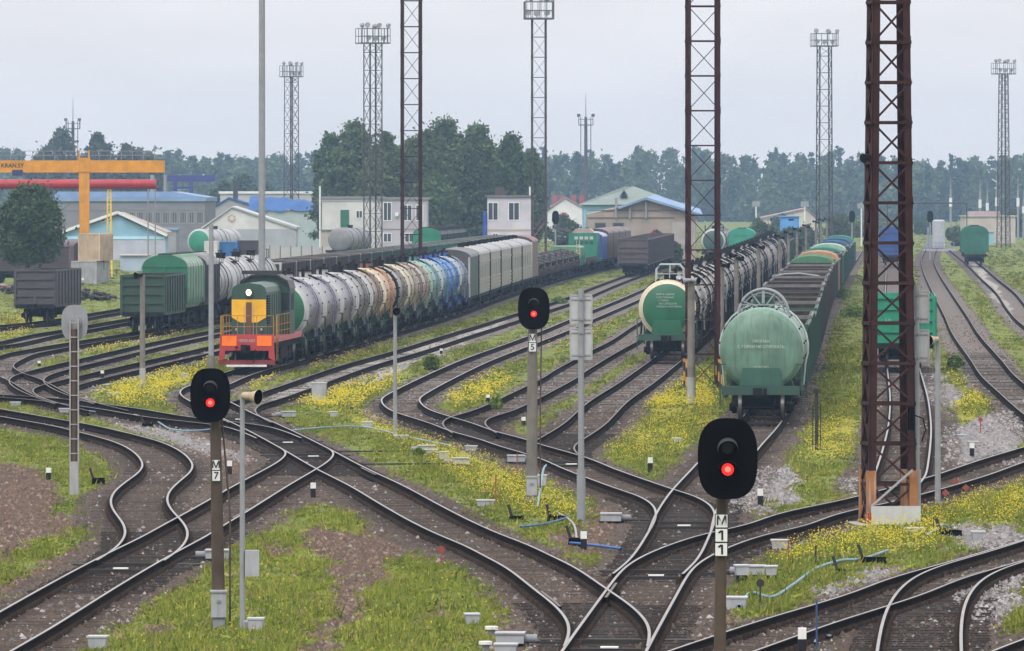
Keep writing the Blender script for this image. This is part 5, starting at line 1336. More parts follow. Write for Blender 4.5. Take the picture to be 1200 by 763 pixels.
# ------------------------------------------------------------------ small lineside things
def limit_post(px,py,h,label,flip=False):
    x,Y = G(px,py,GZ); t = thing('limit_post',(x,Y,GZ),0,label,'marker post','black and white marker posts')
    mb = MB(); mb.box(-.075,.075,-.075,.075,-.1,h*.62,m_ink if not flip else m_white); mb.build('shaft', t)
    mb = MB(); mb.box(-.077,.077,-.077,.077,h*.62,h,m_white if not flip else m_ink); mb.build('cap', t)
for a in ((367,583,.42,'white capped marker post right of the crossover frog'),(762,553,.45,'white banded marker post on the flowery strip left of the pale green tank wagon'),(57,563,.38,'white capped marker post on the rough bank at the left edge'),
          (269,556,.42,'small marker post just right of the M7 plate'),(572,472,.34,'small marker post in yellow flowers between the bending tracks'),(613.5,500,.36,'small marker post just left of the M5 post'),
          (891,594,.50,'white banded marker post just right of the M11 head'),(1139,535,.45,'marker post in front of the pale box on the right grass'),(684,645,.46,'white capped marker post beside the blue hose'),(940,770,.55,'white capped marker post at the bottom edge right of the M11 post'),
          (517,415,.30,'small white topped marker post left of the M5 signal'),(120,443,.35,'small white marker post beside the left ladder of turnouts'),(1013,431,.30,'small white marker in the grass right of the pale green tank wagon'),(46,430,.3,'small white marker post amid the left ladder')): limit_post(*a)
# wiring boxes: grey cases on short legs
m_lid = pm('box_lid',(.40,.41,.42),rough=.5,var=.15)
def case(px,py,w_,h_,label,name='relay_box',legs=False,d_=.4,mat=None):
    x,Y = G(px,py,GZ); t = thing(name,(x,Y,GZ),rng.uniform(-.1,.1),label,'relay box','grey relay boxes'); mat = mat or m_box
    z0 = .18 if legs else 0
    mb = MB(); mb.prism([(-w_/2*.86,z0),(w_/2*.86,z0),(w_/2,z0+h_),(-w_/2,z0+h_)],-d_/2,d_/2,mat); mb.build('case', t)
    mb = MB(); mb.box(-w_/2-.02,w_/2+.02,-d_/2-.02,d_/2+.02,z0+h_,z0+h_+.03,m_lid); mb.build('lid', t)
    if legs:
        for sx in (-1,1):
            mb = MB(); mb.box(sx*w_*.3-.03,sx*w_*.3+.03,-.05,.05,-.1,z0,m_steel); mb.build('leg', t)
case(374,471,.62,.78,'tall pale cabinet standing in yellow flowers left of the slim speaker pole',name='relay_cabinet',d_=.5)
case(115,760,.36,.22,'pale flat topped box at the bottom edge left of the grass'); case(553,733,.28,.22,'tapered grey box on the grass edge, bottom centre')
case(593,768,.42,.20,'low grey box at the bottom edge left of the lowest turnout'); case(869,683,.30,.2,'pale box with legs just right of the M11 post',legs=True); case(904,683,.25,.18,'smaller pale box with legs right of its twin',legs=True)
case(863,714,.44,.24,'pale box with a black cap on the grass right of the M11 post',d_=.5); case(793,519,.27,.15,'grey box in yellow flowers left of the pale green tank wagon'); case(635,571,.28,.34,'small white box close right of the M5 post')
case(569,594,.5,.17,'low grey box in the grass below the flower strip'); case(914,643,.42,.2,'pale green grey box near the rusty gravel right of the M11 plate'); case(1072,624,.0+.45,.1,'flat grey box on flowers behind the mast foot'); case(1127,514,.30,.12,'grey box among flowers at the right')
case(1140,522,.36,.12,'pale flat box behind the marker post on the right grass'); case(1146,632,.32,.18,'grey block beside the hose at the right'); case(470,516,.5,.16,'grey box right of the crossover near the blue hose, farthest'); case(505,533,.42,.16,'grey box right of the crossover, middle one'); case(552,528,.4,.14,'grey box below the M5 ladder track')
case(520,538,.3,.22,'grey box with a round top right of the crossover'); case(431,500,.4,.16,'pale box left of the blue hose above the crossover'); case(391,489,.3,.2,'small pale box right of the sandy track'); case(18,478,.4,.22,'grey box beside the hose at the left edge'); case(75,484,.4,.16,'grey box between the tracks at the left'); case(156,491,.3,.14,'small pale box left of the M7 signal head'); case(133,464,.55,.12,'low grey box at the corner of the flower patch on the left'); case(216,442,.30,.16,'pale box in yellow flowers left of the engine')
case(300,742,.30,.28,'round grey meter box at the foot of the tan loudspeaker pole'); case(713,612,.35,.14,'pale low box on rust gravel left of the middle turnout'); case(755,352-2,.5,.3,'small grey box in the grass left of the cream rimmed tank wagon'); case(470,432,.4,.16,'small pale box beside the sandy track')
# low round bollards at the bottom
for px,py,lab in ((576,747,'low round white capped stub on rusty gravel'),(569,765,'round white capped stub at the bottom edge')):
    x,Y = G(px,py,GZ); t = thing('cable_stub',(x,Y,GZ),0,lab,'cable stub'); mb=MB(); mb.cyl((0,0,-.1),(0,0,.16),.07,m_boxd,n=12); mb.build('stem',t); mb=MB(); mb.cyl((0,0,.16),(0,0,.22),.13,m_white,n=16); mb.build('cap',t)
# wheel stops / black troughs and hoses
m_hose = pm('hose_blue',(0.16,0.27,0.33),rough=.5,var=.2); m_pipe = pm('pipe_blue',(0.02,0.10,0.30),rough=.45,var=.2)
def hose(pts,label,r=.03,mat=None,z=.10):
    P=[]
    for p in pts:
        zz = p[2] if len(p)>2 else z
        x,Y = G(p[0],p[1],GZ); P.append(Vector((x,Y,GZ+zz)))
    # a loose curve through the points
    Q=[]
    for i in range(len(P)-1):
        a,b = P[i],P[i+1]; p0 = P[max(i-1,0)]; p3 = P[min(i+2,len(P)-1)]
        for k in range(6):
            t=k/6; Q.append(0.5*((2*a)+(b-p0)*t+(2*p0-5*a+4*b-p3)*t*t+(3*a-p0-3*b+p3)*t**3))
    Q.append(P[-1]); mb=MB(); mb.tube(Q,r,mat or m_hose,n=7); o=mb.build('hose'); tag(o,label,'hose','blue grey air hoses'); return o
hose([(-10,470),(40,473),(90,483),(150,489),(180,495),(200,506),(225,508),(250,506)],'blue hose lying between the tracks at the left, ending near the M7 signal')
hose([(340,508),(380,504),(420,503),(450,508),(470,514),(500,520),(530,526)],'blue hose running right of the crossover towards the speaker pole')
hose([(866,716),(880,700),(905,705,.1),(930,690),(955,672),(985,662),(1010,660),(1040,650)],'pale blue hose winding over the grass right of the M11 post',r=.035)
hose([(1085,632),(1095,626),(1104,624,.2),(1112,622)],'short pale hose at the black trough below the mast')
hose([(610,622),(640,618),(668,610)],'blue pipe left of the grey board post',r=.028,mat=m_pipe); hose([(655,606),(668,614),(674,628,.2),(676,640)],'pale hose hanging between the black troughs',r=.03,mat=m_galv)
hose([(668,641),(690,643),(728,648)],'bright blue pipe lying on rusty gravel beside the marker post',r=.035,mat=m_pipe); hose([(630,598),(634,588,.5),(637,578,.7),(640,573,.7)],'short blue hose rising beside the M5 post',mat=m_hose)
hose([(955,760),(960,745,.0),(975,752)],'blue hose end at the bottom right',mat=m_hose)
def trough(px,py,w_,h_,label):
    x,Y = G(px,py,GZ); t = thing('wheel_stop',(x,Y,GZ),rng.uniform(-.3,.3),label,'wheel stop','black wheel stops')
    mb=MB(); mb.prism([(-w_/2,0),(w_/2,0),(w_/2,h_),(-w_/2*.9,h_)],-.25,.25,m_blk); mb.build('shoe',t)
    mb=MB(); mb.bar((-w_*.4,0,h_),(-w_*.4-.1,0,h_+.3),.07,.07,m_steel); mb.build('arm',t)
for a in ((1023,661,.62,.16,'black trough on the grass at the end of the pale winding hose'),(1112,628,.58,.15,'black trough right of the mast foot'),(605,610,.3,.12,'black trough at the left by the M5 post'),(652,611,.42,.15,'black trough beside the blue pipe'),(675,640,.34,.2,'black trough at the end of the blue pipe'),(115,568,.38,.2,'black trough on the bank beside the S curve'),(985,672,.2,.1,'small black trough under the winding hose'),(173,500,.4,.12,'black trough under the left blue hose')): trough(*a)
# red and dark stakes
def stake(px,py,h,label,mat,head=False):
    x,Y = G(px,py,GZ); t = thing('stake',(x,Y,GZ),0,label,'stake','thin stakes'); mb=MB(); mb.bar((0,0,-.1),(0,0,h),.035,.035,mat); mb.build('rod',t)
    if head: mb=MB(); mb.cyl((0,-.02,h),(0,.02,h),.09,mat,n=8); mb.build('disc',t)
m_redr = P_('stake_red',(.28,.05,.04),.3); m_bl = P_('stake_blue',(.03,.06,.16),.2)
for a in ((581,592,.85,'thin rusty stake standing in the flower strip left of the M5 post',m_redr,False),(517,660,.32,'short red topped stake left of the lower left track',m_redr,True),(606,558,.7,'thin red stake beside the M5 ladder track',m_redr,False),(924,660,.55,'thin red stake right of the M11 plate',m_redr,False),(957,765,1.0,'blue and red rod at the bottom edge right of the M11 post',m_bl,False),(956,664,.5,'dark stake beside the winding hose',m_steel,False),(891,714,.55,'dark stake on the grass right of the M11 post',m_steel,True),(504,512,.2,'short dark stake beyond the hose',m_steel,True),(1149,508,.5,'rusty stake among the right flowers',m_redr,True),(1094,622,.35,'dark bent lever beside the mast foot trough',m_steel,False)): stake(*a)
# square red tags in the flowers
for px,py,lab in ((1108,590,'rusty red square plate on the flowers, nearest of three'),(1119,576,'rusty red square plate on the flowers, left one behind'),(1132,584,'rusty red square plate on the flowers, right one behind')):
    x,Y=G(px,py,GZ); t=thing('marker_plate',(x,Y,GZ),0,lab,'marker plate','rusty square plates'); mb=MB(); q=.11; mb.add([(-q,-.01,.3),(0,-.01,.3-q),(q,-.01,.3),(0,-.01,.3+q),(-q,.01,.3),(0,.01,.3-q),(q,.01,.3),(0,.01,.3+q)],[(0,1,2,3),(7,6,5,4),(0,4,5,1),(1,5,6,2),(2,6,7,3),(3,7,4,0)],P_('tag_red',(.26,.06,.045),.3)); mb.build('plate',t); mb=MB(); mb.bar((0,0.03,-.1),(0,0.03,.3),.02,.02,m_steel); mb.build('rod',t)
# small ladder stand right of the pale green tank wagon
x,Y=G(957,528,GZ); t=thing('water_stand',(x,Y,GZ),0,'thin dark stand with two side rods right of the pale green tank wagon','stand')
mb=MB(); mb.cyl((0,0,0),(0,0,1.95),.06,m_steel,n=8); mb.cyl((0,0,1.95),(0,0,2.1),.12,m_steel,n=8); mb.build('post',t)
mb=MB()
for sx in (-.13,.13): mb.cyl((sx,0,0),(sx,0,1.55),.02,m_steel,n=6)
for k in range(5): mb.bar((-.13,0,.2+.32*k),(.13,0,.2+.32*k),.02,.02,m_steel)
mb.build('side_ladder',t)
# ------------------------------------------------------------------ trees
m_leaf = attr_mat('foliage', rough=.75, trans=.18, spec=.15)
m_bark = pm('bark', (0.06,0.05,0.042), rough=.95, var=.35, scale=3)
m_birch = pm('bark_birch', (0.30,0.29,0.27), rough=.9, var=.4, scale=3)
def leaf_quads(C, size, r_, cols, flat=.0):
    """one small bent leaf spray per point"""
    n = len(C); a = r_.normal(0,1,(n,3)); a /= np.linalg.norm(a,axis=1)[:,None]
    b = r_.normal(0,1,(n,3)); b -= (a*b).sum(1)[:,None]*a; b /= np.linalg.norm(b,axis=1)[:,None]
    s = size*r_.uniform(.5,1.4,(n,1)); s2 = s*r_.uniform(.35,.8,(n,1))
    V = np.stack([C-a*s, C+b*s2, C+a*s, C-b*s2],1)
    return V.reshape(-1,3), np.arange(n*4).reshape(-1,4)
def crown_points(h0, h1, rad, n, r_, lobes=26, droop=0.0, shape='round'):
    """clumps spread through an uneven crown"""
    out=[]; tone=[]; q1,q2,q3 = r_.uniform(0,6.28,3)
    per = n//lobes
    for k in range(lobes):
        u = r_.uniform(0,1); z = h0+(h1-h0)*(u**.85)
        f = (z-h0)/(h1-h0)
        if shape=='round': rr = rad*math.sqrt(max(.05,1-(2*f-.85)**2*.9))
        elif shape=='cone': rr = rad*(1.02-f)
        else: rr = rad*(.35+.65*math.sin(math.pi*min(1,f*.9+.12)))
        a = r_.uniform(0,6.283); d = rr*math.sqrt(r_.uniform(.03,1))
        d *= .86+.22*math.sin(2*a+q1)+.18*math.sin(3*a+q2+5*f)+.12*math.sin(9*f+q3)
        c = np.array([math.cos(a)*d, math.sin(a)*d, z])
        cr = rad*r_.uniform(.13,.30)*1.25
        p = r_.normal(0,1,(per,3)); p /= np.linalg.norm(p,axis=1)[:,None]; p *= np.abs(r_.normal(0,.62,(per,1)))*cr
        p[:,2] *= .75
        if droop: p[:,2] -= droop*np.abs(r_.normal(0,1,per))
        out.append(c+p); tone.append(np.full(per, r_.uniform(.72,1.28)))
    nf = n//3; z = h0+(h1-h0)*r_.uniform(0,1,nf)**.9*.93; f = (z-h0)/(h1-h0)
    rr = rad*(np.sqrt(np.clip(1-(2*f-.85)**2*.9,.05,1)) if shape=='round' else (1.02-f))*.85
    a = r_.uniform(0,6.283,nf); d = rr*np.sqrt(r_.uniform(0,1,nf)); out.append(np.stack([np.cos(a)*d,np.sin(a)*d,z],1)); tone.append(r_.uniform(.7,1.1,nf))
    return np.vstack(out), np.concatenate(tone)
def tree(px, Y, ztop, wpx, label, seed, n=5200, leaf=.42, col=(.055,.085,.035), base=0.0, name='tree', trunk=None, shape='round', droop=0.0, group='trees', lobes=30, tr=None, h0=None, cat='tree'):
    r_ = np.random.default_rng(seed); x = XA(px,Y); h = ztop-GZ; rad = wpx/2*Y/FPX
    t = thing(name,(x,Y,GZ),0,label,cat,group)
    h0 = h*.22 if h0 is None else h0
    P, tone = crown_points(h0, h*.95, rad, n, r_, lobes=lobes, shape=shape, droop=droop)
    cols = np.array(col)[None]*tone[:,None]*r_.uniform(.75,1.25,(len(P),1))*np.array([1+.2*(r_.uniform()-.5),1,1])[None]
    V,F = leaf_quads(P, leaf, r_, None)
    o = raw_mesh('crown', V, F, [m_leaf], cols=cols, parent=t)
    mb = MB(); tr = tr or max(.12,h*.017); bark = trunk or m_bark
    mb.cyl((0,0,-.2),(r_.uniform(-.3,.3),0,h*.55),tr,bark,r1=tr*.5,n=9); mb.cyl((0,0,h*.5),(r_.uniform(-.5,.5),r_.uniform(-.5,.5),h*.9),tr*.55,bark,r1=tr*.15,n=7)
    for k in range(9):
        z = h*r_.uniform(.25,.75); a = r_.uniform(0,6.28); l = rad*r_.uniform(.5,.95)
        mb.cyl((0,0,z),(math.cos(a)*l,math.sin(a)*l,min(z+l*.7,h*.9)),tr*.35,bark,r1=tr*.1,n=5)
    mb.build('trunk', t)
    return t
# the big clump behind the white building
CL=[(388,152,46,1,'leftmost birch of the tree clump behind the white building'),(415,136,52,2,'broad leafy tree in the clump left of the floodlight mast'),(452,150,44,3,'lower tree in the clump between two lattice masts'),
    (520,134,76,4,'tallest willow in the clump behind the coloured tank train'),(497,148,50,5,'willow just right of the maroon lattice mast'),(560,140,62,6,'wide willow right of the tallest one'),(597,152,50,7,'rounded willow at the right part of the clump'),(578,172,50,8,'low willow behind the two storey white house'),
    (622,170,40,9,'willow at the right end of the clump'),(400,175,50,10,'low dense tree at the left foot of the clump'),(437,180,50,11,'low dense tree behind the white building'),(470,166,56,13,'low leafy tree filling the clump right of the floodlight mast'),(484,158,54,14,'leafy tree filling the clump behind the maroon mast'),(505,205,70,15,'low bushy tree at the foot of the clump'),(540,165,66,12,'dense willow at the heart of the clump')]
for px,ytop,wp,sd,lab in CL:
    Y = 1090+((sd*37)%50)
    tree(px,Y,ZA(ytop,Y),wp*1.12,lab,sd,n=15000,leaf=.30,col=((.082,.125,.045),(.070,.110,.042),(.095,.135,.052))[sd%3],droop=.5 if sd>3 else .15,group='trees of the big clump',lobes=110,h0=2.0,trunk=m_birch if sd<3 else None)
# left side
tree(34,690,ZA(216,690),104,'dark leafy tree under the red gantry beam at the left',31,n=15000,leaf=.17,col=(.050,.085,.030),h0=2.4,lobes=70,group='trees at the left')
for i,(px,yt,wp,Y,lab) in enumerate(((72,146,66,1700,'thin airy birch below the left aerial mast'),(115,152,50,1680,'airy birch right of the left aerial mast'),(150,165,52,1650,'leafy tree above the orange beam end'),(52,172,40,1750,'low tree left of the airy birches'),(175,178,40,1660,'rounded low tree right of the orange beam'))):
    tree(px,Y,ZA(yt,Y),wp,lab,50+i,n=3500 if i<2 else 7000,leaf=.45,col=(.075,.088,.05),lobes=60 if i<2 else 70,group='trees behind the gantry',h0=5)
for i,(px,yt,wp,Y,lab) in enumerate(((262,212,46,1500,'bushy tree left of the dark chimney'),(232,236,22,1400,'light green bush left of the long grey building'),(310,214,44,1560,'bushy tree behind the tall plain pole'),(285,206,56,1620,'bushy tree behind the chimney'))):
    tree(px,Y,ZA(yt,Y),wp,lab,70+i,n=5000,leaf=.38,col=(.06,.09,.04),lobes=60,group='bushy trees behind the sheds',h0=1.0)
# bushes in the distance
for i,(px,yt,wp,Y,lab) in enumerate(((662,252,40,1250,'green bush left of the beige building'),(892,258,44,1150,'dark green bush left of the blue hut'),(862,272,40,1100,'light green bush behind the black tank train'),(984,250,44,1350,'pale bush left of the nearest mast'),(945,264,30,1250,'bush right of the blue hut'),(1005,262,40,1500,'bush behind the nearest mast'),(1085,256,44,1600,'bush behind the white tank at the right'),(1120,266,30,1400,'bush left of the lone hopper wagon'),(915,252,30,1600,'far bush before the mauve roof'),(1040,262,50,1700,'far hedge behind the blue wagon'),(790,284,24,960,'bush beside the umber wagons'),(1190,246,30,1500,'bush at the right edge behind the dark mast'),(926,268,46,1080,'light bush at the foot of the blue hut'),(1125,280,22,1260,'low bush left of the beige windowless building'))):
    tree(px,Y,ZA(yt,Y),wp,lab,90+i,n=3200,leaf=.26,col=(.075,.105,.035) if i%2 else (.05,.08,.03),name='bush',group='bushes in the distance',h0=.2,lobes=40,tr=.08,cat='bush')
for i,(px,py,wp,h,lab) in enumerate(((505,434,17,.85,'bright green weed bush beside the sandy track'),(1119,431,16,.7,'green weed bush beside the pole at the right'),(582,480,10,.6,'small weed bush in the yellow flowers'),(491,545-9,9,.3,'low weed tuft on the flower strip'),(655,356,14,.6,'weed bush in the grass left of the board post'),(985,350,30,1.1,'tall weeds along the long freight train'),(1000,372,26,.9,'weeds right of the long freight train'))):
    Y = G(px,py,GZ)[1]; tree(px,Y,GZ+h*.9,wp*1.5,lab,120+i,n=900,leaf=.085,col=(.13,.20,.045),name='weed_bush',group='weed bushes',h0=.0,lobes=22,tr=.015,cat='weed bush')

# the far wood: one mass nobody could count
def wood():
    r_ = np.random.default_rng(5); Vs=[];Fs=[];Cs=[];b=0
    specs=[]
    for row,(Y0,n_,hm) in enumerate(((2290,260,8),(2310,240,12),(2350,260,17.0),(2420,260,19.5),(2500,300,21.2),(2600,330,22.0))):
        for k in range(n_):
            x = -780+1560*(k+.5)/n_+r_.normal(0,4); Y = Y0+r_.normal(0,18)
            px = PXA(x,Y); bump = 1.5*math.sin(px*.009+1)+1.2*math.sin(px*.031+.5*row)
            h = hm+.7*bump+r_.normal(0,.55)
            if row==0 and r_.uniform()<.4: h*=r_.uniform(.5,.85)
            specs.append((x,Y,h))
    for x,Y,h in specs:
        vis = abs(PXA(x,Y)-600)<720
        con = r_.uniform()<.2; rad = (r_.uniform(2.2,3.4) if con else r_.uniform(3.4,5.6))
        n = 860 if vis else 150
        P,tone = crown_points(h*.02,h*(1.03 if con else .97),rad*1.15,n,r_,lobes=43,shape='cone' if con else 'round')
        P += np.array([x,Y,GZ]); base = 1.55*np.array((.030,.052,.028) if con else ((.055,.082,.034),(.046,.072,.032),(.064,.088,.036))[int(r_.uniform(0,3))])*r_.uniform(.8,1.2)
        cols = base[None]*tone[:,None]*r_.uniform(.8,1.2,(len(P),1))
        V,F = leaf_quads(P,.66 if vis else 1.5,r_,None); Vs.append(V);Fs.append(F+b);Cs.append(cols);b+=len(V)
    o = raw_mesh('wood',np.vstack(Vs),np.vstack(Fs),[m_leaf],cols=np.vstack(Cs)); tag(o,'dense bluish green wood along the horizon','wood',kind='stuff')
wood()

# ------------------------------------------------------------------ buildings and yard plant
def col(n,c,st=.25,r=.7,v=.15,dirt=None): return pm('wall_'+n,c,rough=r,var=v,scale=.5,streak=st,dirt=dirt or tuple(.6*k for k in c))
m_glass = pm('window_glass',(0.05,0.06,0.07),rough=.15,var=.2); m_wfr = pm('window_frame_white',(.68,.69,.70),rough=.5,var=.08)
def window(parent,x0,x1,z0,z1,y,bars=1,frame=None):
    mb=MB(); f=frame or m_wfr; th=.1
    mb.box(x0,x1,y-.06,y-.003,z0,z0+th,f); mb.box(x0,x1,y-.06,y-.003,z1-th,z1,f); mb.box(x0,x0+th,y-.06,y-.003,z0+th,z1-th,f); mb.box(x1-th,x1,y-.06,y-.003,z0+th,z1-th,f)
    for k in range(bars):
        xm=x0+(x1-x0)*(k+1)/(bars+1); mb.box(xm-.04,xm+.04,y-.05,y-.003,z0+th,z1-th,f)
    w_=mb.build('window',parent); mb=MB(); mb.box(x0+th,x1-th,y-.02,y-.004,z0+th,z1-th,m_glass); mb.build('pane',w_); return w_
def block(name,px0,px1,yt,Y,depth,wall,label,roof=None,parapet=.25,cat='building',group=None,over=.25):
    """flat roofed building whose front faces the yard"""
    x0,x1=XA(px0,Y),XA(px1,Y); zt=ZA(yt,Y)-GZ; xc=(x0+x1)/2; w_=(x1-x0)/2
    t=thing(name,(xc,Y,GZ),0,label,cat,group)
    mb=MB(); mb.box(-w_,w_,0,depth,-.2,zt,wall); mb.build('wall',t)
    mb=MB(); mb.box(-w_-over,w_+over,-over,depth+over,zt+.003,zt+parapet,roof or wall); mb.build('roof',t)
    return t,w_,zt,(lambda px:XA(px,Y)-xc),(lambda py:ZA(py,Y)-GZ)
def gable(name,px0,px1,y_eave,px_ap,y_ap,Y,depth,front,roofc,label,over=.7,rth=.25,wall=None,cat='building',slopeback=False):
    x0,x1=XA(px0,Y),XA(px1,Y); ze=ZA(y_eave,Y)-GZ; za=ZA(y_ap,Y)-GZ; xc=XA(px_ap,Y)
    t=thing(name,(xc,Y,GZ),0,label,cat); a,b=x0-xc,x1-xc
    mb=MB(); mb.prism([(a+over,-.2),(b-over,-.2),(b-over,ze),(0,za-rth),(a+over,ze)],0,depth,wall or front); mb.build('wall',t)
    mb=MB(); mb.prism([(a,ze-.1),(0,za-rth*.7),(b,ze-.1),(b,ze+rth),(0,za+.05),(a,ze+rth)],-over,depth+over,roofc); mb.build('roof',t)
    return t,ze,za,(lambda px:XA(px,Y)-xc),(lambda py:ZA(py,Y)-GZ)
bl = col('blue_roof',(.20,.29,.43),.2); grw=col('grey_sheet',(.20,.20,.21),.2); lb=col('light_blue',(.24,.42,.54),.2)
t,w_,zt,fx,fz=block('warehouse',62,240,236,1100,40,grw,'long grey warehouse with a pale blue roof edge behind the gantry',roof=bl,parapet=.55)
mb=MB(); mb.prism([(-w_-.3,zt+.56),(w_+.3,zt+.56),(w_*.55,zt+1.4),(-w_*.95,zt+1.4)],3,38,bl); mb.build('roof',t)
for k in range(9):
    px=150+10*k; window(t,fx(px),fx(px+8.6),fz(262),fz(248),0,bars=3,frame=col('frame_grey',(.33,.32,.30)))
mb=MB(); mb.box(-w_,w_,-.06,-.003,fz(247),fz(246),col('band_dark',(.2,.2,.2))); mb.build('band',t)
t2_,w2,z2,_,_=block('lean_to',180,206,270,1085,10,col('grey_low',(.30,.30,.31)),'low grey annex with a blue roof in front of the long warehouse',roof=bl,parapet=.3)
t,ze,za,fx,fz=gable('blue_gabled_shed',62,196,276,138,249,1000,14,lb,col('roof_brown',(.34,.29,.25),.3),'light blue gabled shed with a round window behind the containers',over=.5,rth=.45)
mb=MB(); mb.box(fx(64),fx(194),-.05,-.003,-.2,fz(281),col('grey_lilac',(.42,.43,.50))); mb.build('lower_wall',t)
mb=MB(); mb.box(fx(63),fx(193),-.12,-.004,fz(280.5),fz(277),col('pale_blue',(.42,.66,.78))); mb.build('fascia',t)
mb=MB(); mb.bar((fx(62),-.6,fz(276)),(fx(138),-.6,fz(248.6)),.12,.35,m_wfr); mb.bar((fx(196),-.6,fz(276)),(fx(138),-.6,fz(248.6)),.12,.35,m_wfr); mb.build('verge_board',t)
mb=MB(); mb.cyl((fx(120.5),-.1,fz(257)),(fx(120.5),-.02,fz(257)),.42,m_wfr,n=18); rw=mb.build('window',t); mb=MB(); mb.cyl((fx(120.5),-.13,fz(257)),(fx(120.5),-.11,fz(257)),.29,m_glass,n=16); mb.build('pane',rw)
t,w_,zt,fx,fz=block('blue_grey_shed',141,172,300,860,9,col('blue_grey',(.36,.43,.52)),'small blue grey shed with a wavy roof behind the dark green hopper',roof=col('roof_patch',(.40,.37,.33)),parapet=.15)
t,ze,za,fx,fz=gable('white_gabled_shed',236,348,268,272,242,1050,18,col('white_gable',(.58,.58,.57),.15),col('roof_grey_pale',(.42,.43,.44),.15),'white gabled shed with a round brown emblem under its gable',over=.3,rth=.22)
mb=MB(); mb.cyl((fx(271.5),-.06,fz(256)),(fx(271.5),-.004,fz(256)),.55,col('emblem_brown',(.42,.24,.14)),n=20); mb.cyl((fx(271.5),-.09,fz(256)),(fx(271.5),-.061,fz(256)),.30,col('emblem_grey',(.48,.50,.52)),n=16)
for k in range(6):
    a=k*math.pi/3; mb.cbox((fx(271.5)+math.cos(a)*.42,-.075,fz(256)+math.sin(a)*.42),(.14,.03,.14),m_wfr)
mb.build('emblem',t)
mb=MB(); mb.box(fx(237),fx(347),-.05,-.003,-.2,fz(268.5),col('grey_base',(.36,.38,.40))); mb.build('lower_wall',t)
t,w_,zt,fx,fz=block('grey_hall',258,366,227,1300,30,col('hall_grey',(.40,.40,.42)),'long pale grey hall with a white roof edge behind the white gabled shed',roof=col('edge_white',(.66,.67,.68)),parapet=.4)
window(t,fx(349),fx(358),fz(250),fz(238),0,frame=bl)
bt=col('tarp_blue',(.03,.10,.27),.25)
t,ze,za,fx,fz=gable('blue_roofed_shed',236,330,252,268,231.5,1250,14,col('shed_grey',(.30,.30,.31)),bt,'grey shed with a dark blue roof and dark chimney',over=.3)
mb=MB(); mb.cyl((fx(275.5),2,za-3),(fx(275.5),2,fz(212)),.42,P_('chimney_black',(.035,.035,.045),.2),n=10); mb.build('chimney',t)
t=thing('tarpaulin_shed',(XA(333,1180),1180,GZ),0,'low workshop with a crumpled bright blue tarpaulin roof','building')
mb=MB(); mb.box(-5.2,5.6,0,9,-.2,ZA(247,1180)-GZ,col('shop_green_grey',(.36,.42,.42))); mb.build('wall',t)
rr=np.random.default_rng(8); nx=16; vs=[]; 
for i in range(nx):
    for j in range(6):
        x_=-5.5+11.4*i/(nx-1); zb=ZA(247,1180)-GZ; zz=zb+.1+2.1*(1-j/5*.0)*max(0,math.sin(j/5*math.pi*.5+.15))*(1-.45*i/(nx-1))+rr.normal(0,.18); vs.append((x_,-.4+9.6*j/5,zz if j else zb+rr.normal(0,.1)))
mb=MB(); mb.add(vs,[(i*6+j,(i+1)*6+j,(i+1)*6+j+1,i*6+j+1) for i in range(nx-1) for j in range(5)],bt,True); mb.build('tarpaulin',t)
# concrete panel fence
t=thing('panel_fence',(XA(455,985),985,GZ),0,'pale concrete panel fence in front of the white building','fence')
fm=col('fence_concrete',(.44,.43,.42),.35); 
for k in range(26):
    mb=MB(); x_=-16.5+k*1.35; mb.box(x_,x_+1.25,0,.1,0,1.75,fm); mb.build('panel',t)
    mb=MB(); mb.box(x_-.1,x_-.003,-.05,.15,0,1.95,P_('fence_post',(.08,.08,.08),.2)); mb.build('post',t)
# white building with green door, grey office part
t,w_,zt,fx,fz=block('white_building',377,447,233,1040,20,col('white_plaster',(.56,.56,.54),.2),'white building with a green door behind the concrete fence',roof=col('roof_dark_grey',(.20,.21,.22)),parapet=.3)
mb=MB(); mb.box(fx(399),fx(409),-.08,-.003,fz(266),fz(246),c_dgreen); mb.build('door',t)
window(t,fx(417),fx(425),fz(256),fz(246.5),0)
mb=MB(); mb.box(-w_-.1,w_+.1,-.1,-.004,fz(236),fz(234),col('cornice_grey',(.40,.40,.40))); mb.build('cornice',t)
mb=MB(); mb.cyl((fx(375),-.2,0),(fx(375),-.2,fz(218)),.12,m_wfr,n=8); mb.build('vent_pipe',t)
t,w_,zt,fx,fz=block('grey_office',448,500,234,1036,22,col('office_lilac',(.40,.38,.42),.15),'two storey grey lilac office with white windows behind the maroon mast',roof=col('roof_dark_grey',(.20,.21,.22)),parapet=.3)
for a,b,c,d in ((449,459,259,237),(472,483,259,240),(449,459,284,273),(474,485,284,273),(487,496,259,240)): window(t,fx(a),fx(b),fz(c),fz(d),0)
mb=MB(); mb.box(fx(463),fx(467),-.4,-.003,fz(253.5),fz(249),m_wfr); mb.build('air_conditioner',t)
mb=MB(); mb.box(-w_,w_,-.05,-.004,fz(269.5),fz(268),col('belt_brown',(.25,.20,.18))); mb.build('belt',t)
t,w_,zt,fx,fz=block('beige_annex',376,404,270,1020,8,col('annex_beige',(.40,.36,.32)),'low beige annex at the foot of the white building',roof=col('annex_roof',(.30,.29,.28)),parapet=.15)
t,w_,zt,fx,fz=block('signal_house',571,625,231,930,9,col('house_white',(.54,.52,.56),.2),'two storey pale house with white framed windows and a dark flat roof',roof=col('roof_dark2',(.16,.15,.16)),parapet=.22)
for a,b,c,d in ((571.5,584,258.5,237),(595.5,609,258.5,237),(577,584,284,273),(596,604,284,274)): window(t,fx(a),fx(b),fz(c),fz(d),0)
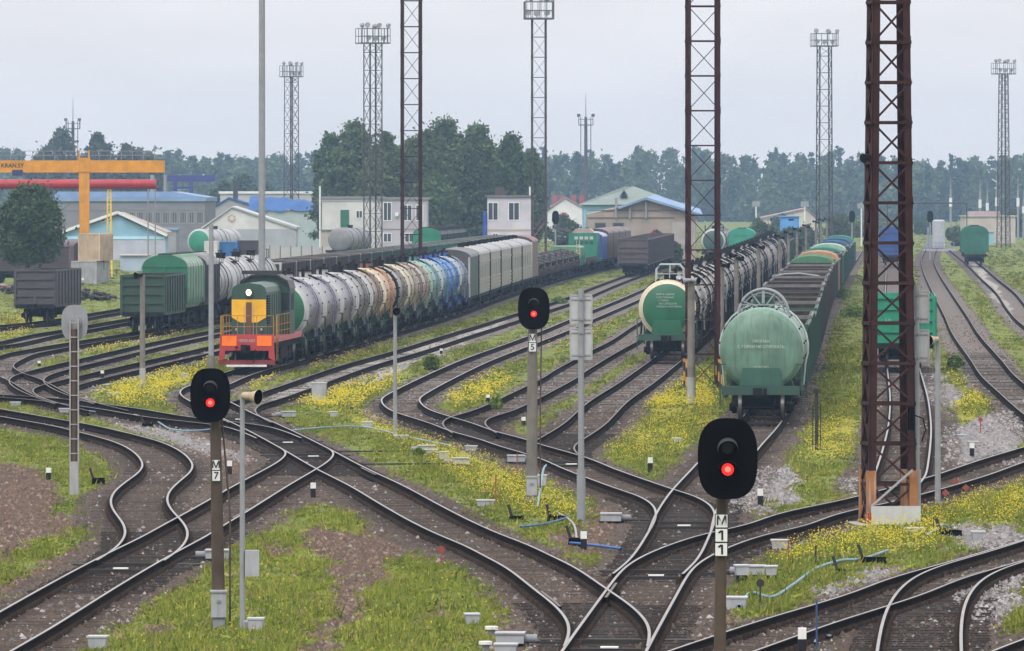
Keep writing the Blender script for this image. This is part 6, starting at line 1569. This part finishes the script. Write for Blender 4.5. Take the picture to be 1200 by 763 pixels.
mb=MB(); mb.box(-w_,w_,-.05,-.004,fz(270.5),fz(268.5),col('belt_tan',(.46,.38,.30))); mb.build('belt',t)
mb=MB(); mb.box(fx(566),fx(570),-.3,.3,0,fz(248),P_('pipe_blue',(.03,.06,.35),.1)); mb.build('blue_downpipe',t)
mb=MB(); mb.box(fx(580),fx(592),2,4,fz(229),fz(220),P_('vent_brown',(.08,.05,.05),.3)); mb.cyl((fx(621),1,fz(229)),(fx(621),1,fz(219)),.12,m_wfr,n=6); mb.build('roof_gear',t)
t=thing('yard_stair',(XA(631,925),925,GZ),0,'dark red iron stair against the pale two storey house','stair'); mb=MB(); mr_=P_('stair_red',(.22,.05,.05),.3)
mb.bar((-.7,0,3.2),(.9,0,5.4),.2,.12,mr_); mb.bar((-.7,0,0),(-.7,0,6.3),.12,.12,m_mgrey); mb.bar((.9,0,0),(.9,0,5.4),.12,.12,m_mgrey); mb.bar((-.7,0,4.2),(.9,0,6.3),.07,.07,mr_); mb.build('flight',t)
# beige depot with green hip roof
Yd=1000; t=thing('beige_depot',(XA(745,Yd),Yd,GZ),0,'beige depot building with a blue gable edge and small dark windows','building')
fx=lambda px:XA(px,Yd)-XA(745,Yd); fz=lambda py:ZA(py,Yd)-GZ
bg=col('depot_beige',(.33,.28,.23),.3)
mb=MB(); mb.prism([(fx(688),-.2),(fx(816),-.2),(fx(816),fz(250)),(fx(800),fz(247)),(fx(757),fz(234)),(fx(724),fz(243)),(fx(688),fz(251))],0,16,bg); mb.build('wall',t)
mb=MB()
for a,b in (((724,244),(757,232.5)),((757,232.5),(822,252))): mb.bar((fx(a[0]),-.4,fz(a[1])),(fx(b[0]),-.4,fz(b[1])),1.2,.28,bl)
mb.add([(fx(757),-.6,fz(232)),(fx(824),-.6,fz(253)),(fx(824),16,fz(245)),(fx(770),16,fz(228))],[(0,1,2,3)],bl); mb.add([(fx(757),-.6,fz(232)),(fx(722),-.6,fz(244)),(fx(722),16,fz(244)),(fx(770),16,fz(228))],[(0,3,2,1)],bl); mb.build('roof',t)
for a,b in ((697,710),(718,731)): window(t,fx(a),fx(b),fz(269.5),fz(261),0,bars=0,frame=col('frame_dark',(.12,.12,.13)))
for px_,yt_ in ((722,232),(738,240),(757,236)):
    mb=MB(); mb.cyl((fx(px_),-.35,fz(256)),(fx(px_),-.35,fz(yt_)),.17,m_galv,n=8); mb.build('flue',t)
mb=MB(); mb.box(fx(688),fx(790),-.12,-.003,fz(255.5),fz(254.5),col('duct_brown',(.17,.12,.10))); mb.box(fx(688),fx(795),-.14,-.003,fz(247),fz(246),col('duct_brown',(.17,.12,.10))); mb.build('duct',t)
mb=MB(); mb.box(fx(788),fx(815),-.1,-.003,fz(288),fz(260),col('corrugated',(.38,.35,.32),.5)); mb.build('shutter',t)
Yg_=1180; t=thing('hip_roofed_hall',(XA(735,Yg_),Yg_,GZ),0,'hall with a large grey green hipped roof behind the beige depot','building'); fx=lambda px:XA(px,Yg_)-XA(735,Yg_); fz=lambda py:ZA(py,Yg_)-GZ
gr_=col('roof_grey_green',(.19,.225,.20),.2)
mb=MB(); mb.box(fx(684),fx(795),0,24,-.2,fz(240),col('wall_turquoise',(.22,.42,.52))); mb.build('wall',t)
mb=MB(); A=[(fx(680),-.6,fz(240)),(fx(800),-.6,fz(240)),(fx(806),25,fz(240)),(fx(680),25,fz(240)),(fx(733),11,fz(218.5)),(fx(745),13,fz(218.5))]; mb.add(A,[(0,1,5,4),(1,2,5),(2,3,4,5),(3,0,4),(0,3,2,1)],gr_); rf_=mb.build('roof',t)
mb=MB(); mb.prism([(fx(727),fz(229)),(fx(736),fz(229)),(fx(731.5),fz(221))],3.2,9,gr_); do=mb.build('dormer',rf_); mb=MB(); mb.prism([(fx(728.5),fz(228.4)),(fx(734.5),fz(228.4)),(fx(731.5),fz(223.6))],3.15,3.19,m_blk); mb.build('dormer_opening',do)
# red and white houses left of it
t,ze,za,fx,fz=gable('white_house',640,690,247,662,231,1400,16,col('house_white2',(.66,.66,.67)),col('roof_mauve',(.30,.24,.26)),'white house with a mauve roof and red chimneys left of the depot',over=.3)
for px_ in (650,658,672,682):
    mb=MB(); mb.box(fx(px_)-.5,fx(px_)+.5,3,4,fz(240),fz(228.5),col('chimney_red',(.26,.09,.09))); mb.build('chimney',t)
mb=MB(); mb.box(fx(658),fx(664),-.06,-.003,fz(256),fz(249),col('door_red',(.45,.08,.08))); mb.build('door',t)
# right hand side
t,ze,za,fx,fz=gable('mauve_roofed_house',893,958,256,945,244,1700,20,col('house_cream',(.50,.45,.38)),col('roof_mauve2',(.30,.22,.23)),'low house with a wide mauve roof beyond the black tank train',over=.4)
t,w_,zt,fx,fz=block('blue_hut',915,936.5,254,1120,4,col('hut_blue',(.10,.30,.62),.1),'bright blue hut with a dark slot window',roof=col('hut_blue2',(.16,.38,.70)),parapet=.12)
window(t,fx(924),fx(930),fz(258.5),fz(256.5),0,bars=0,frame=m_blk)
t,w_,zt,fx,fz=block('beige_box_building',1131,1190,254,1330,14,col('box_beige',(.46,.41,.36)),'beige windowless building behind the lone hopper wagon',roof=col('box_roof',(.42,.38,.34)),parapet=.2)
mb=MB(); mb.box(fx(1137),fx(1174),4,12,zt,fz(248),col('box_pink',(.38,.29,.29))); mb.build('upper_storey',t)
t,w_,zt,fx,fz=block('teal_kiosk',1157,1164.5,272,1290,3,col('kiosk_teal',(.25,.45,.50)),'small pale teal kiosk right of the lone hopper wagon',roof=col('kiosk_roof',(.35,.35,.36)),parapet=.1)
x=XA(1100,1150); t=thing('upright_tank',(x,1150,GZ),0,'white upright storage tank right of the rusty mast','storage tank'); mb=MB(); sw_=pm('tank_white',(.40,.41,.44),rough=.5,var=.12,streak=.2); mb.cyl((0,0,.5),(0,0,ZA(259,1150)-GZ),.95,sw_,n=24); mb.cyl((0,0,ZA(259,1150)-GZ),(0,0,ZA(257.5,1150)-GZ),.95,sw_,r1=.6,n=24); mb.build('shell',t)
mb=MB(); rb_=P_('railing_violet',(.25,.25,.40),.1)
for k in range(9): mb.bar((-2.2+k*.55,-1.4,0),(-2.2+k*.55,-1.4,1.3),.08,.08,rb_)
for z_ in (.7,1.3): mb.bar((-2.2,-1.4,z_),(2.2,-1.4,z_),.08,.08,rb_)
mb.box(-2.4,2.4,-1.6,1.2,0,.3,col('plinth_grey',(.35,.35,.36))); mb.build('railing',t)
mb=MB(); mb.cyl((-1.6,0,0),(-1.6,0,3.6),.15,rb_,n=8); mb.build('pipe',t)
def colour_light(px,Y,top,label):
    t=thing('dark_signal',(XA(px,Y),Y,GZ),0,label,'railway signal'); mb=MB(); zt=ZA(top,Y)-GZ; mb.cyl((0,0,0),(0,0,zt-.5),.09,m_galv,n=8); mb.build('post',t); mb=MB(); mb.prism([(a,b+zt-.75) for a,b in stadium(.8,1.5)],-.25,-.15,m_blk); mb.build('backplate',t)
colour_light(1090,1000,247,'distant black signal head above the white upright tank'); colour_light(998.5,1000,247,'distant black signal head left of the rusty mast'); colour_light(651,860,247,'distant black signal head left of the green crane wagon')
# tall lightning rods with bulges
for i,(px,yt) in enumerate(((1114,207),(1148.5,210),(1157,216),(1168,206),(1193,207),(1199.5,222))):
    Y=1450; t=thing('insulator_pole',(XA(px,Y),Y,GZ),0,f'slim pale pole with a bulge, {ordn(i)} from the left among the rods at the right','pole','slim pale poles at the right'); zt=ZA(yt,Y)-GZ
    mb=MB(); mb.cyl((0,0,0),(0,0,zt*.8),.24,m_galv,r1=.18,n=8); mb.cyl((0,0,zt*.8),(0,0,zt),.12,m_galv,r1=.04,n=6); mb.build('shaft',t); mb=MB(); mb.cyl((0,0,zt*.52),(0,0,zt*.66),.30,m_wfr,n=8); mb.build('insulator',t)
    if i==3: mb=MB(); mb.bar((0,0,zt*.9),(-.9,0,zt*.95),.15,.15,m_wfr); mb.build('lamp_arm',t)
t=thing('pipe_gantry',(XA(1100,1250),1250,GZ),0,'thin horizontal pipe bridge right of the rusty mast','pipe bridge'); mb=MB(); z_=ZA(238,1250)-GZ; mb.cyl((XA(1040,1250)-XA(1100,1250),0,z_),(XA(1133,1250)-XA(1100,1250),0,z_),.14,m_mgrey,n=6); mb.cyl((XA(1133,1250)-XA(1100,1250),0,z_),(XA(1133,1250)-XA(1100,1250),0,z_-2.2),.12,m_mgrey,n=6); mb.cyl((XA(1133,1250)-XA(1100,1250),0,0),(XA(1133,1250)-XA(1100,1250),0,z_-2.2),.1,m_mgrey,n=6); mb.cyl((XA(1040,1250)-XA(1100,1250),0,0),(XA(1040,1250)-XA(1100,1250),0,z_),.12,m_mgrey,n=6); mb.build('pipe',t)
for px,yt,Y,lab in ((886,236,1300,'pale sign board on a pole left of the mauve roof'),(943,236,1250,'pale sign board on a pole right of the blue hut'),(1009.5,238,1250,'white sign pole left of the rusty mast')):
    t=thing('sign_pole',(XA(px,Y),Y,GZ),0,lab,'sign pole'); zt=ZA(yt,Y)-GZ; mb=MB(); mb.cyl((0,0,0),(0,0,zt),.13,m_wfr,n=6); mb.build('pole',t); mb=MB(); mb.box(-.65,.65,-.16,-.14,zt-.9,zt,m_galv); mb.build('board',t)

# gantry cranes, containers, silver silo
og=P_('gantry_orange',(0.62,0.27,0.018),.2); rd=P_('gantry_red',(0.36,0.012,0.02),.2); yl=P_('gantry_yellow',(.75,.5,.04),.1)
Y=752; t=thing('gantry_crane',(XA(98,Y),Y,GZ),0,'orange gantry crane with dark lettering on its beam','gantry crane'); fx=lambda px:XA(px,Y)-XA(98,Y); fz=lambda py:ZA(py,Y)-GZ
mb=MB(); mb.box(fx(-120),fx(193),-.45,.45,fz(201.5),fz(188),og); mb.box(fx(-120),fx(193),-.55,.55,fz(202.2),fz(201.5)-.003,og); bm=mb.build('beam',t)
text_mesh('lettering','KRAN.SY',.56,m_ink,bm,(fx(15),-.455,fz(194.3)),align='CENTER',bold=.012)
mb=MB(); mb.prism([(fx(94.5),-.2),(fx(104),-.2),(fx(105),fz(201.5)),(fx(92.5),fz(201.5))],-.5,.5,og); mb.box(fx(92),fx(105.5),-.6,.6,fz(201.4),fz(185),og); mb.build('leg',t)
mb=MB(); mb.prism([(fx(-104),-.2),(fx(-95),-.2),(fx(-94),fz(201.5)),(fx(-106),fz(201.5))],-.5,.5,og); mb.build('leg',t)
mb=MB()
for px in range(-118,190,13): mb.bar((fx(px),.4,fz(188)),(fx(px),.4,fz(177)),.05,.05,m_galv)
for py in (177,182): mb.bar((fx(-118),.4,fz(py)),(fx(176),.4,fz(py)),.05,.05,m_galv)
for px in (93,104.5): mb.bar((fx(px),-.4,fz(186)),(fx(px),-.4,fz(176)),.12,.12,og)
mb.build('guard_rail',t)
mb=MB(); mb.box(fx(15),fx(27),-1.0,-.46,fz(206),fz(199),P_('trolley_navy',(.03,.04,.12),.2)); mb.build('trolley',t)
Y=800; t=thing('red_gantry',(XA(128,Y),Y,GZ),0,'red tubular gantry beam on a yellow lattice leg','gantry crane'); fx=lambda px:XA(px,Y)-XA(128,Y); fz=lambda py:ZA(py,Y)-GZ
mb=MB(); mb.cyl((fx(-120),0,fz(216)),(fx(183),0,fz(216)),.50,rd,n=16); mb.build('beam',t)
mb=MB()
for sx in (-.28,.28): mb.bar((sx,0,-.2),(sx*.5,0,fz(211)),.14,.14,yl)
for k in range(12):
    z_=.4+k*.75; mb.bar((-.26,0,z_),(.26,0,z_+.72),.07,.07,yl); mb.bar((-.26,0,z_),(.26,0,z_),.07,.07,yl)
mb.build('leg',t)
for px in (172,180.5):
    mb=MB(); mb.cyl((fx(px),3,-.2),(fx(px),3,fz(220)),.07,m_galv,n=8); mb.build('strut',t)
Y=1300; t=thing('blue_gantry',(XA(225,Y),Y,GZ),0,'small dark blue gantry far behind the warehouse','gantry crane'); fx=lambda px:XA(px,Y)-XA(225,Y); fz=lambda py:ZA(py,Y)-GZ; nb_=P_('gantry_navy',(.035,.04,.20),.1)
mb=MB(); mb.box(fx(196),fx(252),-.5,.5,fz(213),fz(205.5),nb_); mb.build('beam',t)
for px in (205.5,224):
    mb=MB(); mb.box(fx(px)-.35,fx(px)+.35,-.4,.4,-.2,fz(213.1),nb_); mb.build('leg',t)
mb=MB(); mb.bar((fx(205),0,fz(220)),(fx(224),0,fz(220)),.3,.4,nb_); mb.build('tie',t)
for px in (178,194):
    mb=MB(); mb.cyl((fx(px),1,0),(fx(px),1,fz(205)),.4,m_galv,n=10); mb.build('flue',t)
def container(px0,px1,zb,H_,Y,mat,label,rz=-.16,L=6.06):
    x0,x1=XA(px0,Y),XA(px1,Y); w_=(x1-x0)/2; t=thing('container',((x0+x1)/2,Y,zb),rz,label,'container','shipping containers')
    mb=MB(); mb.box(-w_,w_,0,L,0,H_,mat)
    n=9
    for k in range(n):
        xx=-w_+.1+(2*w_-.2)*k/(n-1); mb.box(xx-.05,xx+.05,-.05,-.002,.12,H_-.12,mat)
    for k in range(22):
        yy=.15+(L-.3)*k/21
        for s in (-1,1): mb.box(s*(w_+.025)-.024,s*(w_+.025)+.024,yy-.07,yy+.07,.12,H_-.12,mat)
    mb.build('box',t); mb=MB()
    for sx in (-1,1): mb.box(sx*w_-.06,sx*w_+.06,-.07,-.003,0,H_+.02,mat)
    for z_ in (.0,H_-.1): mb.box(-w_,w_,-.065,-.004,z_,z_+.12,mat)
    mb.build('corner_frame',t); return t
container(84,113,GZ,2.2,737,P_('container_grey',(.36,.36,.37),.3),'weathered grey container standing under a beige one')
container(92,117,GZ+2.22,2.6,737,P_('container_beige',(.50,.38,.26),.3),'beige container stacked on the grey one')
container(240,254,GZ+1.2,2.5,800,P_('container_white',(.60,.59,.58),.3),'white container left of the blue one behind the silver tanks',rz=0)
container(255,277,GZ+1.2,2.4,806,c_blue2 if False else P_('container_blue',(.03,.15,.36),.2),'blue container behind the silver tank wagons',rz=0)
container(278,303,GZ+1.2,2.5,812,P_('container_dark',(.06,.05,.055),.3),'dark brown container right of the blue one',rz=0)
for px,lab in ((247,'flat truck bed under the white container'),(266,'flat truck bed under the blue container'),(290,'flat truck bed under the dark container')):
    o=flat_wagon(name='container_carrier'); o.location=(XA(px,803),808,0); o.scale=(.7,.8,1); tag(o,lab,'flat wagon','flat wagons under the containers')
sv=tank_wagon(P_('silver',(0.50,0.50,0.50),.35,.4,.2,dirt=(.2,.19,.18)),P_('tank_end_green2',(.02,.22,.13),.1),wr,detail=False,name='storage_tank',top=None); sv.location=(XA(252,940),940,0); sv.rotation_euler=(0,0,-.35); tag(sv,'silver tank with a green and white end in front of the white gabled shed','tank wagon')
sv=tank_wagon(P_('silver2',(0.20,0.20,0.21),.45),P_('silver2',(0.20,0.20,0.21),.45),P_('silver2',(0.20,0.20,0.21),.45),detail=False,name='storage_tank',top=None); sv.location=(XA(411,975),972,0); sv.rotation_euler=(0,0,-.25); tag(sv,'grey tank standing in front of the white building','tank wagon')
def lorry_box(px0,px1,yt,Y,mat,label,name='dark_van'):
    pass
o=put(van(P_('van_plum',(.07,.045,.05),.4),P_('van_plum',(.07,.045,.05),.4),P_('van_plum',(.07,.045,.05),.4),detail=False,H=3.9,name='box_wagon'),'J',740,14.5,'dark plum box wagon left of the stacked containers','box wagon',None)
bw=[b for b in bpy.data.objects if b.get('label')=='dark plum box wagon left of the stacked containers'][0]; bw.location=(XA(77,742),746,0); bw.rotation_euler=(0,0,.35)
bw2=copy_tree(bw); bw2.location=(XA(15,720),724,0); bw2.rotation_euler=(0,0,-.5); tag(bw2,'dark plum box wagon under the leafy tree at the left edge')
# debris under the gantry and low fence
o=heap('scrap_heap',60,2.2,1.0,.9,[m_steel,m_mgrey],9); o.location=(XA(98,620),622,GZ); tag(o,'dark twisted scrap in front of the grey container','scrap heap')
o=heap('scrap_heap',90,3.6,1.2,.8,[c_brown,P_('scrap_pink',(.30,.20,.19)),m_steel],10); o.location=(XA(10,660),662,GZ); tag(o,'pinkish scrap lying at the left edge below the tree','scrap heap')
t=thing('barrier_rail',(XA(62,690),690,GZ),0,'striped black and white barrier behind the dark grey wagon','barrier'); mb=MB()
for k in range(12): mb.box(-2.6+k*.45,-2.6+k*.45+.448,-.05,.05,.9,1.1,m_white if k%2 else m_ink)
mb.build('bar',t)
for xx in (-2.3,.0,2.4):
    mb=MB(); mb.box(xx-.12,xx+.12,-.1,.1,0,1.5,m_concl); mb.build('post',t)
# tall grass bank beyond the left wagons
# jumble on the flat behind the umber wagons
t=thing('tracked_crane',(XA(752,890),890,GZ),0,'cream and rust coloured crane truck behind the umber wagons','crane truck')
mb=MB(); mb.box(-2.2,.6,0,2.5,1.2,3.3,P_('crane_cream',(.60,.50,.33),.3)); mb.build('body',t)
mb=MB(); mb.bar((.4,.5,2.6),(3.6,.5,3.4),.5,.6,c_red); mb.bar((.6,.5,3.4),(1.6,.5,4.4),.4,.4,c_red); mb.bar((1.6,.5,4.4),(3.2,.5,3.3),.4,.4,m_mgrey); mb.build('arm',t)
mb=MB(); mb.box(-2.6,3.8,-.2,2.7,.5,1.2,c_brown)
for k in range(4): mb.cyl((-2+k*1.7,-.3,.5),(-2+k*1.7,2.8,.5),.5,m_black,n=14)
mb.build('chassis',t)

# ------------------------------------------------------------------ the air
hz = bpy.data.materials.new('haze_air'); hz.use_nodes=True; n_=hz.node_tree; n_.nodes.remove(n_.nodes['Principled BSDF'])
pv=n_.nodes.new('ShaderNodeVolumePrincipled'); pv.inputs['Color'].default_value=(.50,.72,1.0,1); pv.inputs['Density'].default_value=0.00015; pv.inputs['Anisotropy'].default_value=.3
n_.links.new(pv.outputs[0],n_.nodes['Material Output'].inputs['Volume'])
hz.cycles.homogeneous_volume = True
mb=MB(); mb.box(-1100,1100,-80,3000,-1.3,45,hz); o=mb.build('haze'); tag(o,kind='stuff')
